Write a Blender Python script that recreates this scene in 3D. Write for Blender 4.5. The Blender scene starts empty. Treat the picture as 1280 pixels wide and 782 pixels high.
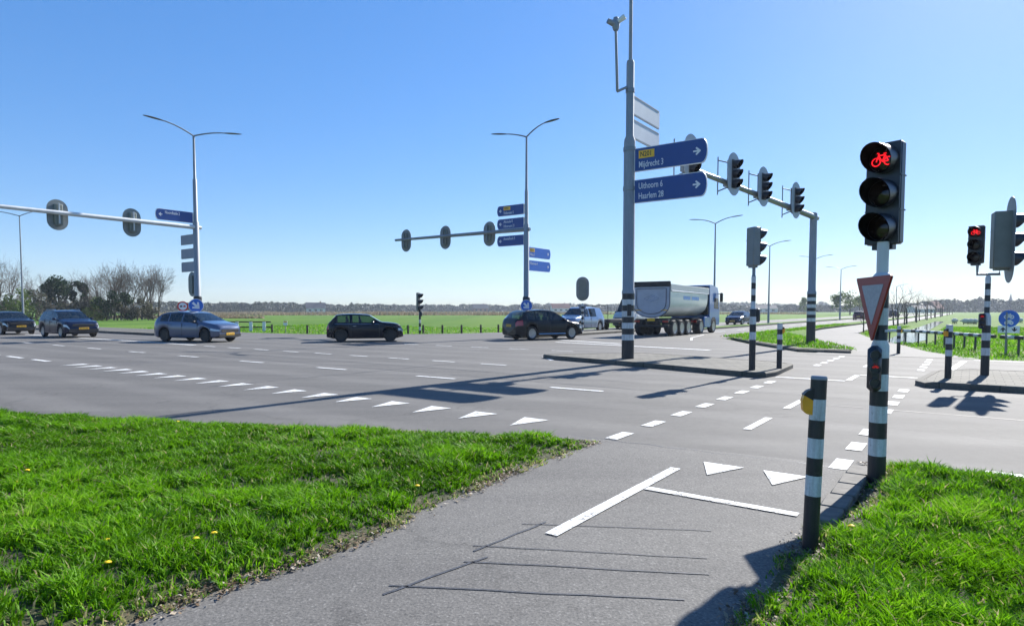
import bpy, math, random
import numpy as np
from mathutils import Vector, Matrix
R = math.radians
scene = bpy.context.scene
COL = scene.collection
rnd = random.Random(7)

# ------------------------------------------------------------------ frame of reference
TH = R(36.0)                       # the side road and the cycle path run at 36 degrees to the view
U = Vector((math.sin(TH), math.cos(TH), 0))
RR = Vector((math.cos(TH), -math.sin(TH), 0))
EYE = 1.62
def ab(a, b, z=0.0):               # a = metres to the right of the path axis, b = metres along it
    p = RR * a + U * b
    return Vector((p.x, p.y, z))
def yaw_of(n):                     # rotation about z that turns local +Y into n
    return math.atan2(-n[0], n[1])
def head_yaw(n):                   # rotation about z that turns local +X into n
    return math.atan2(n[1], n[0])

# ------------------------------------------------------------------ materials
M = {}
def new_mat(name):
    m = bpy.data.materials.new(name); m.use_nodes = True
    nt = m.node_tree
    return m, nt, nt.nodes['Principled BSDF']
def nd(nt, t, **kw):
    n = nt.nodes.new(t)
    for k, v in kw.items():
        if k in n.inputs: n.inputs[k].default_value = v
        else: setattr(n, k, v)
    return n
def noise(nt, scale, detail=4, rough=.55, coord='Object', vec=None):
    n = nd(nt, 'ShaderNodeTexNoise'); n.inputs['Scale'].default_value = scale
    n.inputs['Detail'].default_value = detail; n.inputs['Roughness'].default_value = rough
    if vec is None:
        tc = nd(nt, 'ShaderNodeTexCoord'); vec = tc.outputs[coord]
    nt.links.new(vec, n.inputs['Vector'])
    return n.outputs['Fac']
def ramp(nt, fac, stops):
    r = nd(nt, 'ShaderNodeValToRGB')
    e = r.color_ramp.elements
    while len(e) < len(stops): e.new(.5)
    for i, (p, c) in enumerate(stops):
        e[i].position = p; e[i].color = (c[0], c[1], c[2], 1)
    nt.links.new(fac, r.inputs['Fac'])
    return r.outputs['Color']
def mix(nt, fac, a, b, mode='MIX'):
    n = nd(nt, 'ShaderNodeMix'); n.data_type = 'RGBA'; n.blend_type = mode
    for sock, v in ((n.inputs[0], fac), (n.inputs[6], a), (n.inputs[7], b)):
        if hasattr(v, 'links') or isinstance(v, bpy.types.NodeSocket): nt.links.new(v, sock)
        elif isinstance(v, (int, float)): sock.default_value = v
        else: sock.default_value = (v[0], v[1], v[2], 1)
    return n.outputs[2]
def bump(nt, bsdf, h, strength=.3, dist=.01):
    b = nd(nt, 'ShaderNodeBump'); b.inputs['Strength'].default_value = strength
    b.inputs['Distance'].default_value = dist
    nt.links.new(h, b.inputs['Height']); nt.links.new(b.outputs['Normal'], bsdf.inputs['Normal'])
def plain(name, col, rough=.5, metal=0.0, var=.12, scale=6.0, coat=0.0, spec=.5, bumpy=0.0, emit=None):
    m, nt, b = new_mat(name)
    f = noise(nt, scale, 5)
    lo = [max(0, c * (1 - var)) for c in col]; hi = [min(1, c * (1 + var)) for c in col]
    nt.links.new(ramp(nt, f, [(.3, lo), (.7, hi)]), b.inputs['Base Color'])
    b.inputs['Roughness'].default_value = rough; b.inputs['Metallic'].default_value = metal
    b.inputs['Coat Weight'].default_value = coat; b.inputs['Specular IOR Level'].default_value = spec
    if bumpy: bump(nt, b, f, bumpy, .01)
    if emit:
        b.inputs['Emission Color'].default_value = (*col, 1); b.inputs['Emission Strength'].default_value = emit
    M[name] = m
    return m

plain('galv', (.22, .24, .26), .45, .55, .12, 3)
plain('galv_light', (.55, .57, .58), .5, .2, .1, 3)
plain('pole_grey', (.27, .30, .345), .5, .1, .10, 2.5)
plain('lamp_dark', (.05, .055, .06), .45, .2)
plain('sign_back', (.24, .27, .33), .6, .1, .07, 2)
plain('sign_back_light', (.48, .52, .58), .55, .1, .05, 2)
def grimy(name, col, dirt, rough):
    m, nt, b = new_mat(name)
    tc = nd(nt, 'ShaderNodeTexCoord'); mp = nd(nt, 'ShaderNodeMapping'); mp.inputs['Scale'].default_value = (26, 26, 2.2)
    nt.links.new(tc.outputs['Object'], mp.inputs['Vector'])
    f = noise(nt, 1.0, 6, .7, vec=mp.outputs[0]); g = noise(nt, 18, 6, .75); h = noise(nt, 60, 3, .6)
    c = mix(nt, ramp(nt, f, [(.42, (0, 0, 0)), (.72, (.75, .75, .75))]), col, dirt)
    c = mix(nt, ramp(nt, g, [(.60, (0, 0, 0)), (.68, (.8, .8, .8))]), c, [d * .6 + k * .2 for d, k in zip(dirt, col)])
    c = mix(nt, .5, c, ramp(nt, h, [(.3, (.75, .75, .75)), (.7, (1.1, 1.1, 1.1))]), 'MULTIPLY')
    nt.links.new(c, b.inputs['Base Color']); b.inputs['Roughness'].default_value = rough
    bump(nt, b, g, .12, .004); M[name] = m
plain('band_black', (.012, .014, .020), .4, 0, .25, 9)
plain('band_white', (.60, .63, .64), .5, 0, .22, 14)
grimy('band_black', (.012, .014, .020), (.045, .042, .040), .42); grimy('band_white', (.62, .65, .66), (.30, .29, .26), .5)
grimy('pole_grey', (.27, .30, .345), (.20, .21, .22), .5)
plain('signal_black', (.010, .013, .022), .38, 0, .2, 5, spec=.6)
plain('housing_green', (.16, .18, .16), .55, 0, .1, 5)
plain('board_grey', (.20, .22, .22), .55, 0, .1, 5)
plain('board_light', (.36, .40, .46), .5, 0, .08, 5)
plain('blue_sign', (.002, .046, .235), .35, 0, .06, 2)
plain('blue_round', (.010, .13, .55), .35, 0, .06, 2)
plain('white_sign', (.78, .79, .80), .4, 0, .04, 3)
plain('text_white', (.62, .66, .72), .45, 0, .04)
plain('yellow_plate', (.85, .47, .02), .4, 0, .05, 3)
plain('red_sign', (.26, .022, .020), .45, 0, .12, 8)
plain('red_bright', (.55, .02, .02), .35)
plain('yield_white', (.30, .32, .35), .5, 0, .12, 30)
plain('button_yellow', (.85, .36, .01), .4, 0, .1, 20)
plain('black', (.012, .012, .014), .5, 0, .1)
plain('rubber', (.014, .014, .015), .75, 0, .2, 12)
plain('interior', (.020, .020, .022), .8)
plain('chrome', (.62, .63, .65), .18, 1.0, .03)
plain('rim_silver', (.42, .43, .45), .28, .9, .05)
plain('rim_dark', (.035, .036, .04), .35, .6, .05)
plain('head_glass', (.42, .45, .48), .08, .3, .1, 20, coat=1)
plain('tail_red', (.32, .006, .010), .15, 0, .1, 20, coat=1)
plain('number_plate', (.80, .45, .02), .4, 0, .04)
plain('paint_black', (.005, .006, .010), .22, .05, .05, 2, coat=.16, spec=.22)
plain('paint_navy', (.004, .010, .036), .22, .05, .05, 2, coat=.16, spec=.22)
plain('paint_greyblue', (.06, .085, .15), .28, .4, .05, 2, coat=1)
plain('paint_mini', (.004, .007, .016), .22, .05, .05, 2, coat=.16, spec=.22)
plain('paint_charcoal', (.008, .011, .015), .22, .05, .05, 2, coat=.16, spec=.22)
plain('paint_silverblue', (.13, .21, .34), .26, .4, .05, 2, coat=1)
plain('paint_van', (.47, .46, .42), .35, .1, .05, 2, coat=.6)
plain('paint_truckblue', (.022, .135, .42), .28, .1, .06, 2, coat=.8)
plain('paint_red', (.30, .03, .03), .3, .1, .06, 2, coat=.8)
plain('tipper_alu', (.70, .71, .70), .34, .25, .08, 1.2, bumpy=.05)
plain('tipper_rear', (.34, .37, .44), .45, .3, .10, 2)
plain('tipper_rib', (.10, .11, .14), .5, .2)
plain('tarp_dark', (.018, .020, .024), .7, 0, .2, 4)
plain('tarp_light', (.55, .56, .55), .7, 0, .08, 4)
plain('chassis', (.018, .018, .020), .6, .2, .2, 6)
plain('logo_blue', (.20, .36, .66), .45)
plain('logo_grey', (.33, .38, .50), .5)
plain('concrete', (.125, .115, .10), .85, 0, .25, 14, bumpy=.25)
plain('wood_dark', (.045, .035, .028), .85, 0, .3, 8)
plain('bark', (.085, .070, .055), .9, 0, .3, 4)
plain('bark_grey', (.13, .115, .105), .9, 0, .3, 4)
plain('twig', (.075, .054, .040), .9, 0, .25, 2)
plain('wall_white', (.62, .60, .57), .8)
plain('wall_brick', (.24, .11, .08), .85)
plain('roof_red', (.25, .08, .05), .8)
plain('roof_dark', (.06, .06, .07), .8)
plain('window_dark', (.03, .035, .045), .15)
plain('dandelion', (.90, .60, .01), .6, 0, .1, 60)
plain('stem_green', (.10, .22, .03), .6)
plain('wool', (.62, .58, .50), .95, 0, .15, 30, bumpy=.3)
plain('sheep_dark', (.03, .027, .025), .8)

def glass_mat():
    m, nt, b = new_mat('car_glass')
    out = nt.nodes['Material Output']
    b.inputs['Base Color'].default_value = (.012, .018, .022, 1)
    b.inputs['Roughness'].default_value = .03; b.inputs['IOR'].default_value = 1.9; b.inputs['Coat Weight'].default_value = 1
    tr = nd(nt, 'ShaderNodeBsdfTransparent'); tr.inputs['Color'].default_value = (.58, .70, .64, 1)
    mx = nd(nt, 'ShaderNodeMixShader'); fr = nd(nt, 'ShaderNodeFresnel'); fr.inputs['IOR'].default_value = 1.45
    ad = nd(nt, 'ShaderNodeMath'); ad.operation = 'ADD'; ad.inputs[1].default_value = .32
    nt.links.new(fr.outputs[0], ad.inputs[0]); nt.links.new(ad.outputs[0], mx.inputs[0])
    nt.links.new(tr.outputs[0], mx.inputs[1]); nt.links.new(b.outputs[0], mx.inputs[2])
    nt.links.new(mx.outputs[0], out.inputs['Surface'])
    M['car_glass'] = m
glass_mat()

def asphalt(name, base, speck, patch, sc=1.0, tracks=False):
    m, nt, b = new_mat(name)
    fine = noise(nt, 95 * sc, 3, .7)
    mid = noise(nt, 9, 5, .65)
    big = noise(nt, .35, 4, .6)
    c0 = ramp(nt, fine, [(.30, [base * .32] * 3), (.47, [base * 1.06, base, base * .92]), (.58, [base * 1.29, base * 1.2, base * 1.09]), (.70, [speck * 1.04, speck, speck * .93])])
    c1 = mix(nt, .35, c0, ramp(nt, mid, [(.3, [base * .74, base * .72, base * .68]), (.7, [base * 1.3, base * 1.25, base * 1.17])]))
    c2 = mix(nt, .6, c1, ramp(nt, big, [(.3, [1 - patch] * 3), (.7, [1 + patch * .3] * 3)]), 'MULTIPLY')
    # hairline cracks and tar seams
    vo = nd(nt, 'ShaderNodeTexVoronoi'); vo.feature = 'DISTANCE_TO_EDGE'; vo.inputs['Scale'].default_value = .16
    tc = nd(nt, 'ShaderNodeTexCoord')
    dis = nd(nt, 'ShaderNodeTexNoise'); dis.inputs['Scale'].default_value = 1.3; dis.inputs['Detail'].default_value = 6
    nt.links.new(tc.outputs['Object'], dis.inputs['Vector'])
    ml = nd(nt, 'ShaderNodeVectorMath'); ml.operation = 'MULTIPLY_ADD'; ml.inputs[1].default_value = (1.6, 1.6, 1.6)
    nt.links.new(dis.outputs['Color'], ml.inputs[0]); nt.links.new(tc.outputs['Object'], ml.inputs[2])
    nt.links.new(ml.outputs[0], vo.inputs['Vector'])
    cr = ramp(nt, vo.outputs['Distance'], [(.0, (.55, .55, .55)), (.006, (1, 1, 1))])
    c3 = mix(nt, .45, c2, cr, 'MULTIPLY')
    if tracks:     # paler bands that the wheels have polished, along the road
        sp = nd(nt, 'ShaderNodeSeparateXYZ'); nt.links.new(tc.outputs['Object'], sp.inputs[0])
        dp = nd(nt, 'ShaderNodeVectorMath'); dp.operation = 'DOT_PRODUCT'; dp.inputs[1].default_value = (U.x, U.y, 0)
        nt.links.new(tc.outputs['Object'], dp.inputs[0])
        sn = nd(nt, 'ShaderNodeMath'); sn.operation = 'SINE'
        mu = nd(nt, 'ShaderNodeMath'); mu.operation = 'MULTIPLY'; mu.inputs[1].default_value = 3.4
        nt.links.new(dp.outputs['Value'], mu.inputs[0]); nt.links.new(mu.outputs[0], sn.inputs[0])
        tr = ramp(nt, sn.outputs[0], [(.1, (.88, .88, .88)), (.9, (1.08, 1.08, 1.08))])
        c3 = mix(nt, .8, c3, tr, 'MULTIPLY')
    # long worn streaks along the road and scattered oil spots
    mp = nd(nt, 'ShaderNodeMapping'); mp.inputs['Rotation'].default_value = (0, 0, TH if tracks else TH + R(90)); mp.inputs['Scale'].default_value = (.05, .9, 1)
    nt.links.new(tc.outputs['Object'], mp.inputs['Vector'])
    st = nd(nt, 'ShaderNodeTexNoise'); st.inputs['Scale'].default_value = 1.6; st.inputs['Detail'].default_value = 6
    nt.links.new(mp.outputs[0], st.inputs['Vector'])
    c3 = mix(nt, .8, c3, ramp(nt, st.outputs['Fac'], [(.35, (.84, .84, .85)), (.65, (1.10, 1.10, 1.09))]), 'MULTIPLY')
    v2 = nd(nt, 'ShaderNodeTexVoronoi'); v2.inputs['Scale'].default_value = .55; nt.links.new(ml.outputs[0], v2.inputs['Vector'])
    c3 = mix(nt, .6, c3, ramp(nt, v2.outputs['Distance'], [(.02, (.62, .62, .63)), (.10, (1, 1, 1))]), 'MULTIPLY')
    nt.links.new(c3, b.inputs['Base Color'])
    b.inputs['Roughness'].default_value = .82; b.inputs['Specular IOR Level'].default_value = .3
    bump(nt, b, fine, .55, .006)
    M[name] = m
asphalt('asphalt_road', .124, .23, .24, 1.0, True)
asphalt('asphalt_path', .126, .31, .24, .62)
asphalt('asphalt_far', .15, .24, .14)

def stones(name, base, bw, bh, mortar, rot=0.0):
    m, nt, b = new_mat(name)
    tc = nd(nt, 'ShaderNodeTexCoord'); mp = nd(nt, 'ShaderNodeMapping'); mp.inputs['Rotation'].default_value = (0, 0, TH + rot)
    nt.links.new(tc.outputs['Object'], mp.inputs['Vector'])
    br = nd(nt, 'ShaderNodeTexBrick'); br.inputs['Scale'].default_value = 1; br.inputs['Brick Width'].default_value = bw; br.inputs['Row Height'].default_value = bh
    br.inputs['Mortar Size'].default_value = mortar; br.offset = .5
    br.inputs['Color1'].default_value = (base * 1.12, base * 1.02, base * .88, 1); br.inputs['Color2'].default_value = (base * .85, base * .78, base * .68, 1)
    br.inputs['Mortar'].default_value = (base * .35, base * .36, base * .26, 1); nt.links.new(mp.outputs[0], br.inputs['Vector'])
    f = noise(nt, 22, 6, .7); g = noise(nt, 1.1, 5, .6)
    c = mix(nt, .7, br.outputs['Color'], ramp(nt, f, [(.3, (.6, .6, .58)), (.7, (1.25, 1.25, 1.22))]), 'MULTIPLY')
    c = mix(nt, .8, c, ramp(nt, g, [(.35, (.68, .70, .64)), (.65, (1.1, 1.1, 1.08))]), 'MULTIPLY')
    nt.links.new(c, b.inputs['Base Color']); b.inputs['Roughness'].default_value = .88
    bump(nt, b, f, .4, .01); M[name] = m
stones('kerb', .115, 1.0, 50.0, .012); stones('paving', .135, .30, .30, .012)
def paint_mat():
    m, nt, b = new_mat('road_paint')
    f = noise(nt, 60, 4, .7); g = noise(nt, 5, 5, .6)
    c = mix(nt, .5, ramp(nt, f, [(.33, (.30, .30, .30)), (.46, (.66, .66, .64))]),
            ramp(nt, g, [(.3, (.42, .42, .41)), (.6, (.70, .70, .68))]))
    nt.links.new(c, b.inputs['Base Color']); b.inputs['Roughness'].default_value = .7
    wear = noise(nt, 38, 6, .75); broad = noise(nt, 2.2, 3)
    ad = nd(nt, 'ShaderNodeMath'); ad.operation = 'MULTIPLY_ADD'; ad.inputs[1].default_value = .35
    nt.links.new(broad, ad.inputs[0]); nt.links.new(wear, ad.inputs[2])
    hole = ramp(nt, ad.outputs[0], [(.545, (1, 1, 1)), (.625, (0, 0, 0))])
    tr = nd(nt, 'ShaderNodeBsdfTransparent'); mx = nd(nt, 'ShaderNodeMixShader')
    nt.links.new(hole, mx.inputs[0]); nt.links.new(b.outputs[0], mx.inputs[1]); nt.links.new(tr.outputs[0], mx.inputs[2])
    nt.links.new(mx.outputs[0], nt.nodes['Material Output'].inputs['Surface'])
    bump(nt, b, f, .3, .004)
    M['road_paint'] = m
paint_mat()
plain('tar_seam', (.045, .047, .055), .6, 0, .5, 30)

def field_mat():
    m, nt, b = new_mat('meadow')
    tc = nd(nt, 'ShaderNodeTexCoord')
    big = noise(nt, .02, 5, .6); mid = noise(nt, .35, 6, .7); fine = noise(nt, 7, 5, .7)
    mp = nd(nt, 'ShaderNodeMapping'); mp.inputs['Rotation'].default_value = (0, 0, TH); mp.inputs['Scale'].default_value = (.12, .006, 1)
    nt.links.new(tc.outputs['Object'], mp.inputs['Vector'])
    st = nd(nt, 'ShaderNodeTexNoise'); st.inputs['Scale'].default_value = 1.0; st.inputs['Detail'].default_value = 5
    nt.links.new(mp.outputs[0], st.inputs['Vector'])
    c = ramp(nt, mid, [(.30, (.045, .105, .012)), (.55, (.085, .185, .018)), (.75, (.14, .24, .035))])
    c = mix(nt, .45, c, ramp(nt, fine, [(.3, (.03, .08, .01)), (.7, (.13, .24, .03))]))
    c = mix(nt, .35, c, ramp(nt, st.outputs['Fac'], [(.35, (.05, .12, .015)), (.65, (.17, .23, .045))]))
    c = mix(nt, .5, c, ramp(nt, big, [(.35, (.75, .8, .7)), (.65, (1.1, 1.05, 1.0))]), 'MULTIPLY')
    nt.links.new(c, b.inputs['Base Color']); b.inputs['Roughness'].default_value = .9
    b.inputs['Specular IOR Level'].default_value = .1
    bump(nt, b, fine, .8, .06)
    M['meadow'] = m
field_mat()
def soil_mat():
    m, nt, b = new_mat('verge_soil')
    f = noise(nt, 25, 6, .7); g = noise(nt, 3, 4)
    c = mix(nt, .5, ramp(nt, f, [(.3, (.03, .035, .015)), (.55, (.10, .085, .05)), (.75, (.26, .22, .15))]),
            ramp(nt, g, [(.35, (.03, .06, .012)), (.65, (.10, .09, .05))]))
    nt.links.new(c, b.inputs['Base Color']); b.inputs['Roughness'].default_value = .95
    bump(nt, b, f, .9, .03); M['verge_soil'] = m
soil_mat()
def leaf_mat(name, stops, trans=.4, attr='tint', rough=.55):
    m, nt, b = new_mat(name)
    at = nd(nt, 'ShaderNodeAttribute'); at.attribute_name = attr
    col = ramp(nt, at.outputs['Fac'], stops)
    nt.links.new(col, b.inputs['Base Color']); b.inputs['Roughness'].default_value = rough
    b.inputs['Specular IOR Level'].default_value = .16
    t = nd(nt, 'ShaderNodeBsdfTranslucent'); nt.links.new(col, t.inputs['Color'])
    mx = nd(nt, 'ShaderNodeMixShader'); mx.inputs[0].default_value = trans
    nt.links.new(b.outputs[0], mx.inputs[1]); nt.links.new(t.outputs[0], mx.inputs[2])
    nt.links.new(mx.outputs[0], nt.nodes['Material Output'].inputs['Surface'])
    M[name] = m
leaf_mat('grass_blade', [(0, (.028, .090, .003)), (.35, (.092, .235, .004)), (.65, (.17, .40, .006)), (.85, (.26, .38, .05)), (.93, (.36, .31, .15)), (1, (.42, .36, .22))], .5, rough=.5)
leaf_mat('leaf_dark', [(0, (.010, .024, .010)), (.5, (.018, .042, .016)), (1, (.035, .065, .022))], .2)
leaf_mat('leaf_spring', [(0, (.045, .075, .02)), (.5, (.09, .14, .03)), (1, (.17, .21, .05))], .3)
leaf_mat('leaf_brown', [(0, (.05, .045, .035)), (.5, (.09, .08, .055)), (1, (.12, .125, .06))], .2)
leaf_mat('far_wood', [(0, (.022, .026, .022)), (.5, (.036, .042, .028)), (.8, (.055, .070, .032)), (1, (.10, .10, .09))], .15)
leaf_mat('reed', [(0, (.16, .12, .07)), (.5, (.26, .20, .12)), (1, (.36, .29, .18))], .3)
def water_mat():
    m, nt, b = new_mat('ditch_water')
    b.inputs['Base Color'].default_value = (.03, .04, .04, 1); b.inputs['Roughness'].default_value = .05
    f = noise(nt, 4, 4); bump(nt, b, f, .12, .02); M['ditch_water'] = m
water_mat()
def red_led():
    m, nt, b = new_mat('red_led')
    b.inputs['Base Color'].default_value = (.4, .005, .005, 1)
    b.inputs['Emission Color'].default_value = (1, .010, .018, 1); b.inputs['Emission Strength'].default_value = .55
    M['red_led'] = m
red_led()
m, nt, b = new_mat('red_led_dim'); b.inputs['Base Color'].default_value = (.25, .004, .004, 1)
b.inputs['Emission Color'].default_value = (1, .02, .02, 1); b.inputs['Emission Strength'].default_value = .10; M['red_led_dim'] = m

# ------------------------------------------------------------------ mesh builder
class MB:
    def __init__(s): s.v, s.f, s.m = [], [], []
    def add(s, vs, fs, mi=0, T=None):
        o = len(s.v)
        s.v += [tuple(T @ Vector(p)) if T is not None else tuple(p) for p in vs]
        for i, f in enumerate(fs):
            s.f.append([o + k for k in f]); s.m.append(mi if not isinstance(mi, (list, tuple)) else mi[i])
        return s
    def box(s, c, d, mi=0, T=None, bev=0.0):
        x, y, z = d[0] / 2, d[1] / 2, d[2] / 2
        if bev <= 0:
            vs = [(c[0] + sx * x, c[1] + sy * y, c[2] + sz * z) for sx in (-1, 1) for sy in (-1, 1) for sz in (-1, 1)]
            fs = [(0, 1, 3, 2), (4, 6, 7, 5), (0, 4, 5, 1), (2, 3, 7, 6), (0, 2, 6, 4), (1, 5, 7, 3)]
            return s.add(vs, fs, mi, T)
        e = min(bev, x * .9, y * .9, z * .9)   # chamfered box
        vs, idx = [], {}
        for sx in (-1, 1):
            for sy in (-1, 1):
                for sz in (-1, 1):
                    for ax in range(3):
                        p = [sx * (x - e), sy * (y - e), sz * (z - e)]
                        p[ax] = (sx * x, sy * y, sz * z)[ax]
                        idx[(sx, sy, sz, ax)] = len(vs); vs.append((c[0] + p[0], c[1] + p[1], c[2] + p[2]))
        fs = []
        for ax in range(3):
            o1, o2 = [(1, 2), (2, 0), (0, 1)][ax]
            for sg in (-1, 1):
                q = []
                for s1, s2 in ((-1, -1), (1, -1), (1, 1), (-1, 1)):
                    k = [0, 0, 0]; k[ax] = sg; k[o1] = s1; k[o2] = s2
                    q.append(idx[(*k, ax)])
                fs.append(q if sg > 0 else q[::-1])
        for ax in range(3):
            o1, o2 = [(1, 2), (2, 0), (0, 1)][ax]
            for s1 in (-1, 1):
                for s2 in (-1, 1):
                    q = []
                    for sg, a in ((-1, o1), (1, o1), (1, o2), (-1, o2)):
                        k = [0, 0, 0]; k[ax] = sg; k[o1] = s1; k[o2] = s2
                        q.append(idx[(*k, a)])
                    fs.append(q)
        for sx in (-1, 1):
            for sy in (-1, 1):
                for sz in (-1, 1):
                    fs.append([idx[(sx, sy, sz, a)] for a in range(3)])
        return s.add(vs, fs, mi, T)
    def tube(s, pts, rad, n=10, mi=0, cap=True, T=None):
        pts = [Vector(p) for p in pts]
        if not isinstance(rad, (list, tuple)): rad = [rad] * len(pts)
        vs, fs = [], []
        for i, p in enumerate(pts):
            d = (pts[min(i + 1, len(pts) - 1)] - pts[max(i - 1, 0)]).normalized()
            up = Vector((0, 0, 1)) if abs(d.z) < .95 else Vector((1, 0, 0))
            x = d.cross(up).normalized(); y = x.cross(d)
            for k in range(n):
                t = 2 * math.pi * k / n
                vs.append(p + (x * math.cos(t) + y * math.sin(t)) * rad[i])
        for i in range(len(pts) - 1):
            for k in range(n):
                fs.append((i * n + k, i * n + (k + 1) % n, (i + 1) * n + (k + 1) % n, (i + 1) * n + k))
        if cap:
            fs.append(tuple(range(n))[::-1]); fs.append(tuple((len(pts) - 1) * n + k for k in range(n)))
        return s.add(vs, fs, mi, T)
    def lathe(s, prof, n=24, mi=0, T=None, mats=None):      # prof: (r, z); mats per segment
        vs, fs, ms = [], [], []
        for r, z in prof:
            for k in range(n):
                t = 2 * math.pi * k / n; vs.append((r * math.cos(t), r * math.sin(t), z))
        for i in range(len(prof) - 1):
            for k in range(n):
                fs.append((i * n + k, i * n + (k + 1) % n, (i + 1) * n + (k + 1) % n, (i + 1) * n + k))
                ms.append(mats[i] if mats else mi)
        if prof[0][0] > 1e-6: fs.append(tuple(range(n))[::-1]); ms.append(mats[0] if mats else mi)
        if prof[-1][0] > 1e-6: fs.append(tuple((len(prof) - 1) * n + k for k in range(n))); ms.append(mats[-1] if mats else mi)
        return s.add(vs, fs, ms, T)
    def prism(s, poly, t0, t1, mi=0, T=None):               # poly in local XZ, extruded along Y from t0 to t1
        n = len(poly)
        vs = [(x, t0, z) for x, z in poly] + [(x, t1, z) for x, z in poly]
        fs = [tuple(range(n)), tuple(range(2 * n - 1, n - 1, -1))]
        fs += [(k, n + k, n + (k + 1) % n, (k + 1) % n) for k in range(n)]
        return s.add(vs, fs, mi, T)
    def flat(s, poly, z, mi=0):                              # poly in (a, b)
        return s.add([ab(a, b, z) for a, b in poly], [tuple(range(len(poly)))], mi)
    def strip(s, a0, b0, a1, b1, w, z, mi=0):
        d = Vector((a1 - a0, b1 - b0)).normalized(); p = Vector((-d.y, d.x)) * w / 2
        return s.flat([(a0 - p.x, b0 - p.y), (a1 - p.x, b1 - p.y), (a1 + p.x, b1 + p.y), (a0 + p.x, b0 + p.y)], z, mi)

def obj(name, mb, mats, parent=None, loc=None, rot=None, smooth=True, ang=40):
    me = bpy.data.meshes.new(name)
    me.from_pydata(mb.v, [], mb.f)
    if isinstance(mats, str): mats = [mats]
    for m in mats: me.materials.append(M[m])
    if len(mats) > 1: me.polygons.foreach_set('material_index', mb.m)
    import bmesh
    bm = bmesh.new(); bm.from_mesh(me); bmesh.ops.recalc_face_normals(bm, faces=bm.faces); bm.to_mesh(me); bm.free()
    if smooth:
        me.polygons.foreach_set('use_smooth', [True] * len(me.polygons)); me.set_sharp_from_angle(angle=R(ang))
    me.update()
    o = bpy.data.objects.new(name, me); COL.objects.link(o)
    if parent: o.parent = parent
    if loc is not None: o.location = loc
    if rot is not None: o.rotation_euler = rot
    return o
def tag(o, label, cat, group=None, kind=None):
    if label: o['label'] = label
    if cat: o['category'] = cat
    if group: o['group'] = group
    if kind: o['kind'] = kind
    return o
def thing(name, label, cat, loc, rotz=0, group=None):
    o = bpy.data.objects.new(name, None); COL.objects.link(o)
    o.empty_display_size = .2; o.location = loc; o.rotation_euler = (0, 0, rotz)
    return tag(o, label, cat, group)
def struct(name, mb, mats, **k):
    o = obj(name, mb, mats, **k); o['kind'] = 'structure'; return o
def dup(o, parent=None):
    c = o.copy(); COL.objects.link(c)
    if parent: c.parent = parent
    for ch in list(o.children): dup(ch, c)
    return c
def numpy_mesh(name, V, F4, F3, mat, tint=None):             # big meshes of blades and leaves
    me = bpy.data.meshes.new(name)
    n4, n3 = len(F4), len(F3)
    me.vertices.add(len(V)); me.vertices.foreach_set('co', np.asarray(V, np.float32).ravel())
    me.loops.add(n4 * 4 + n3 * 3)
    li = np.concatenate([np.asarray(F4, np.int32).ravel(), np.asarray(F3, np.int32).ravel()]) if n3 else np.asarray(F4, np.int32).ravel()
    me.loops.foreach_set('vertex_index', li)
    me.polygons.add(n4 + n3)
    st = np.concatenate([np.arange(n4) * 4, n4 * 4 + np.arange(n3) * 3]).astype(np.int32)
    me.polygons.foreach_set('loop_start', st)
    me.update(calc_edges=True)
    if tint is not None:
        at = me.attributes.new('tint', 'FLOAT', 'POINT'); at.data.foreach_set('value', np.asarray(tint, np.float32))
    me.materials.append(M[mat]); me.validate()
    o = bpy.data.objects.new(name, me); COL.objects.link(o)
    return o

# ------------------------------------------------------------------ world, sun, camera
SUN_EL, SUN_AZ = R(34.0), R(41.0)        # azimuth measured from +Y towards +X
w = bpy.data.worlds.new('World'); scene.world = w; w.use_nodes = True
nt = w.node_tree; bg = nt.nodes['Background']
sky = nt.nodes.new('ShaderNodeTexSky'); sky.sky_type = 'NISHITA'; sky.sun_disc = False
sky.sun_elevation = SUN_EL; sky.sun_rotation = SUN_AZ
sky.air_density = 1.0; sky.dust_density = .25; sky.ozone_density = 3.0; sky.altitude = 0
tint = nt.nodes.new('ShaderNodeMix'); tint.data_type = 'RGBA'; tint.blend_type = 'MULTIPLY'; tint.inputs[0].default_value = 1
tint.inputs[7].default_value = (.66, .775, 1.0, 1)          # the camera's cool white balance
gm = nt.nodes.new('ShaderNodeGamma'); gm.inputs[1].default_value = .60
hs = nt.nodes.new('ShaderNodeHueSaturation'); hs.inputs['Saturation'].default_value = 1.6
nt.links.new(sky.outputs[0], gm.inputs[0]); nt.links.new(gm.outputs[0], hs.inputs['Color']); nt.links.new(hs.outputs[0], tint.inputs[6]); nt.links.new(tint.outputs[2], bg.inputs['Color']); bg.inputs['Strength'].default_value = .142
sl = bpy.data.lights.new('sun', 'SUN'); sl.energy = 4.4; sl.angle = R(.53); sl.color = (1, .965, .90)
so = bpy.data.objects.new('sun', sl); COL.objects.link(so)
to_sun = Vector((math.sin(SUN_AZ) * math.cos(SUN_EL), math.cos(SUN_AZ) * math.cos(SUN_EL), math.sin(SUN_EL)))
so.rotation_euler = to_sun.to_track_quat('Z', 'Y').to_euler(); so.location = to_sun * 60
cd = bpy.data.cameras.new('camera'); cam = bpy.data.objects.new('camera', cd); COL.objects.link(cam)
cd.sensor_width = 36; cd.lens = 790 / 1280 * 36; PITCH = R(2.9)
cam.location = (0, 0, EYE); cam.rotation_euler = (R(90) - PITCH, 0, 0)
cd.shift_y = (387.5 + 790 * math.tan(PITCH) - 391) / 1280
cd.clip_end = 6000; cd.clip_start = .05
scene.camera = cam
vs_ = scene.view_settings; vs_.view_transform = 'Standard'; vs_.look = 'None'; vs_.gamma = 1; vs_.exposure = 1.25
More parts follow.
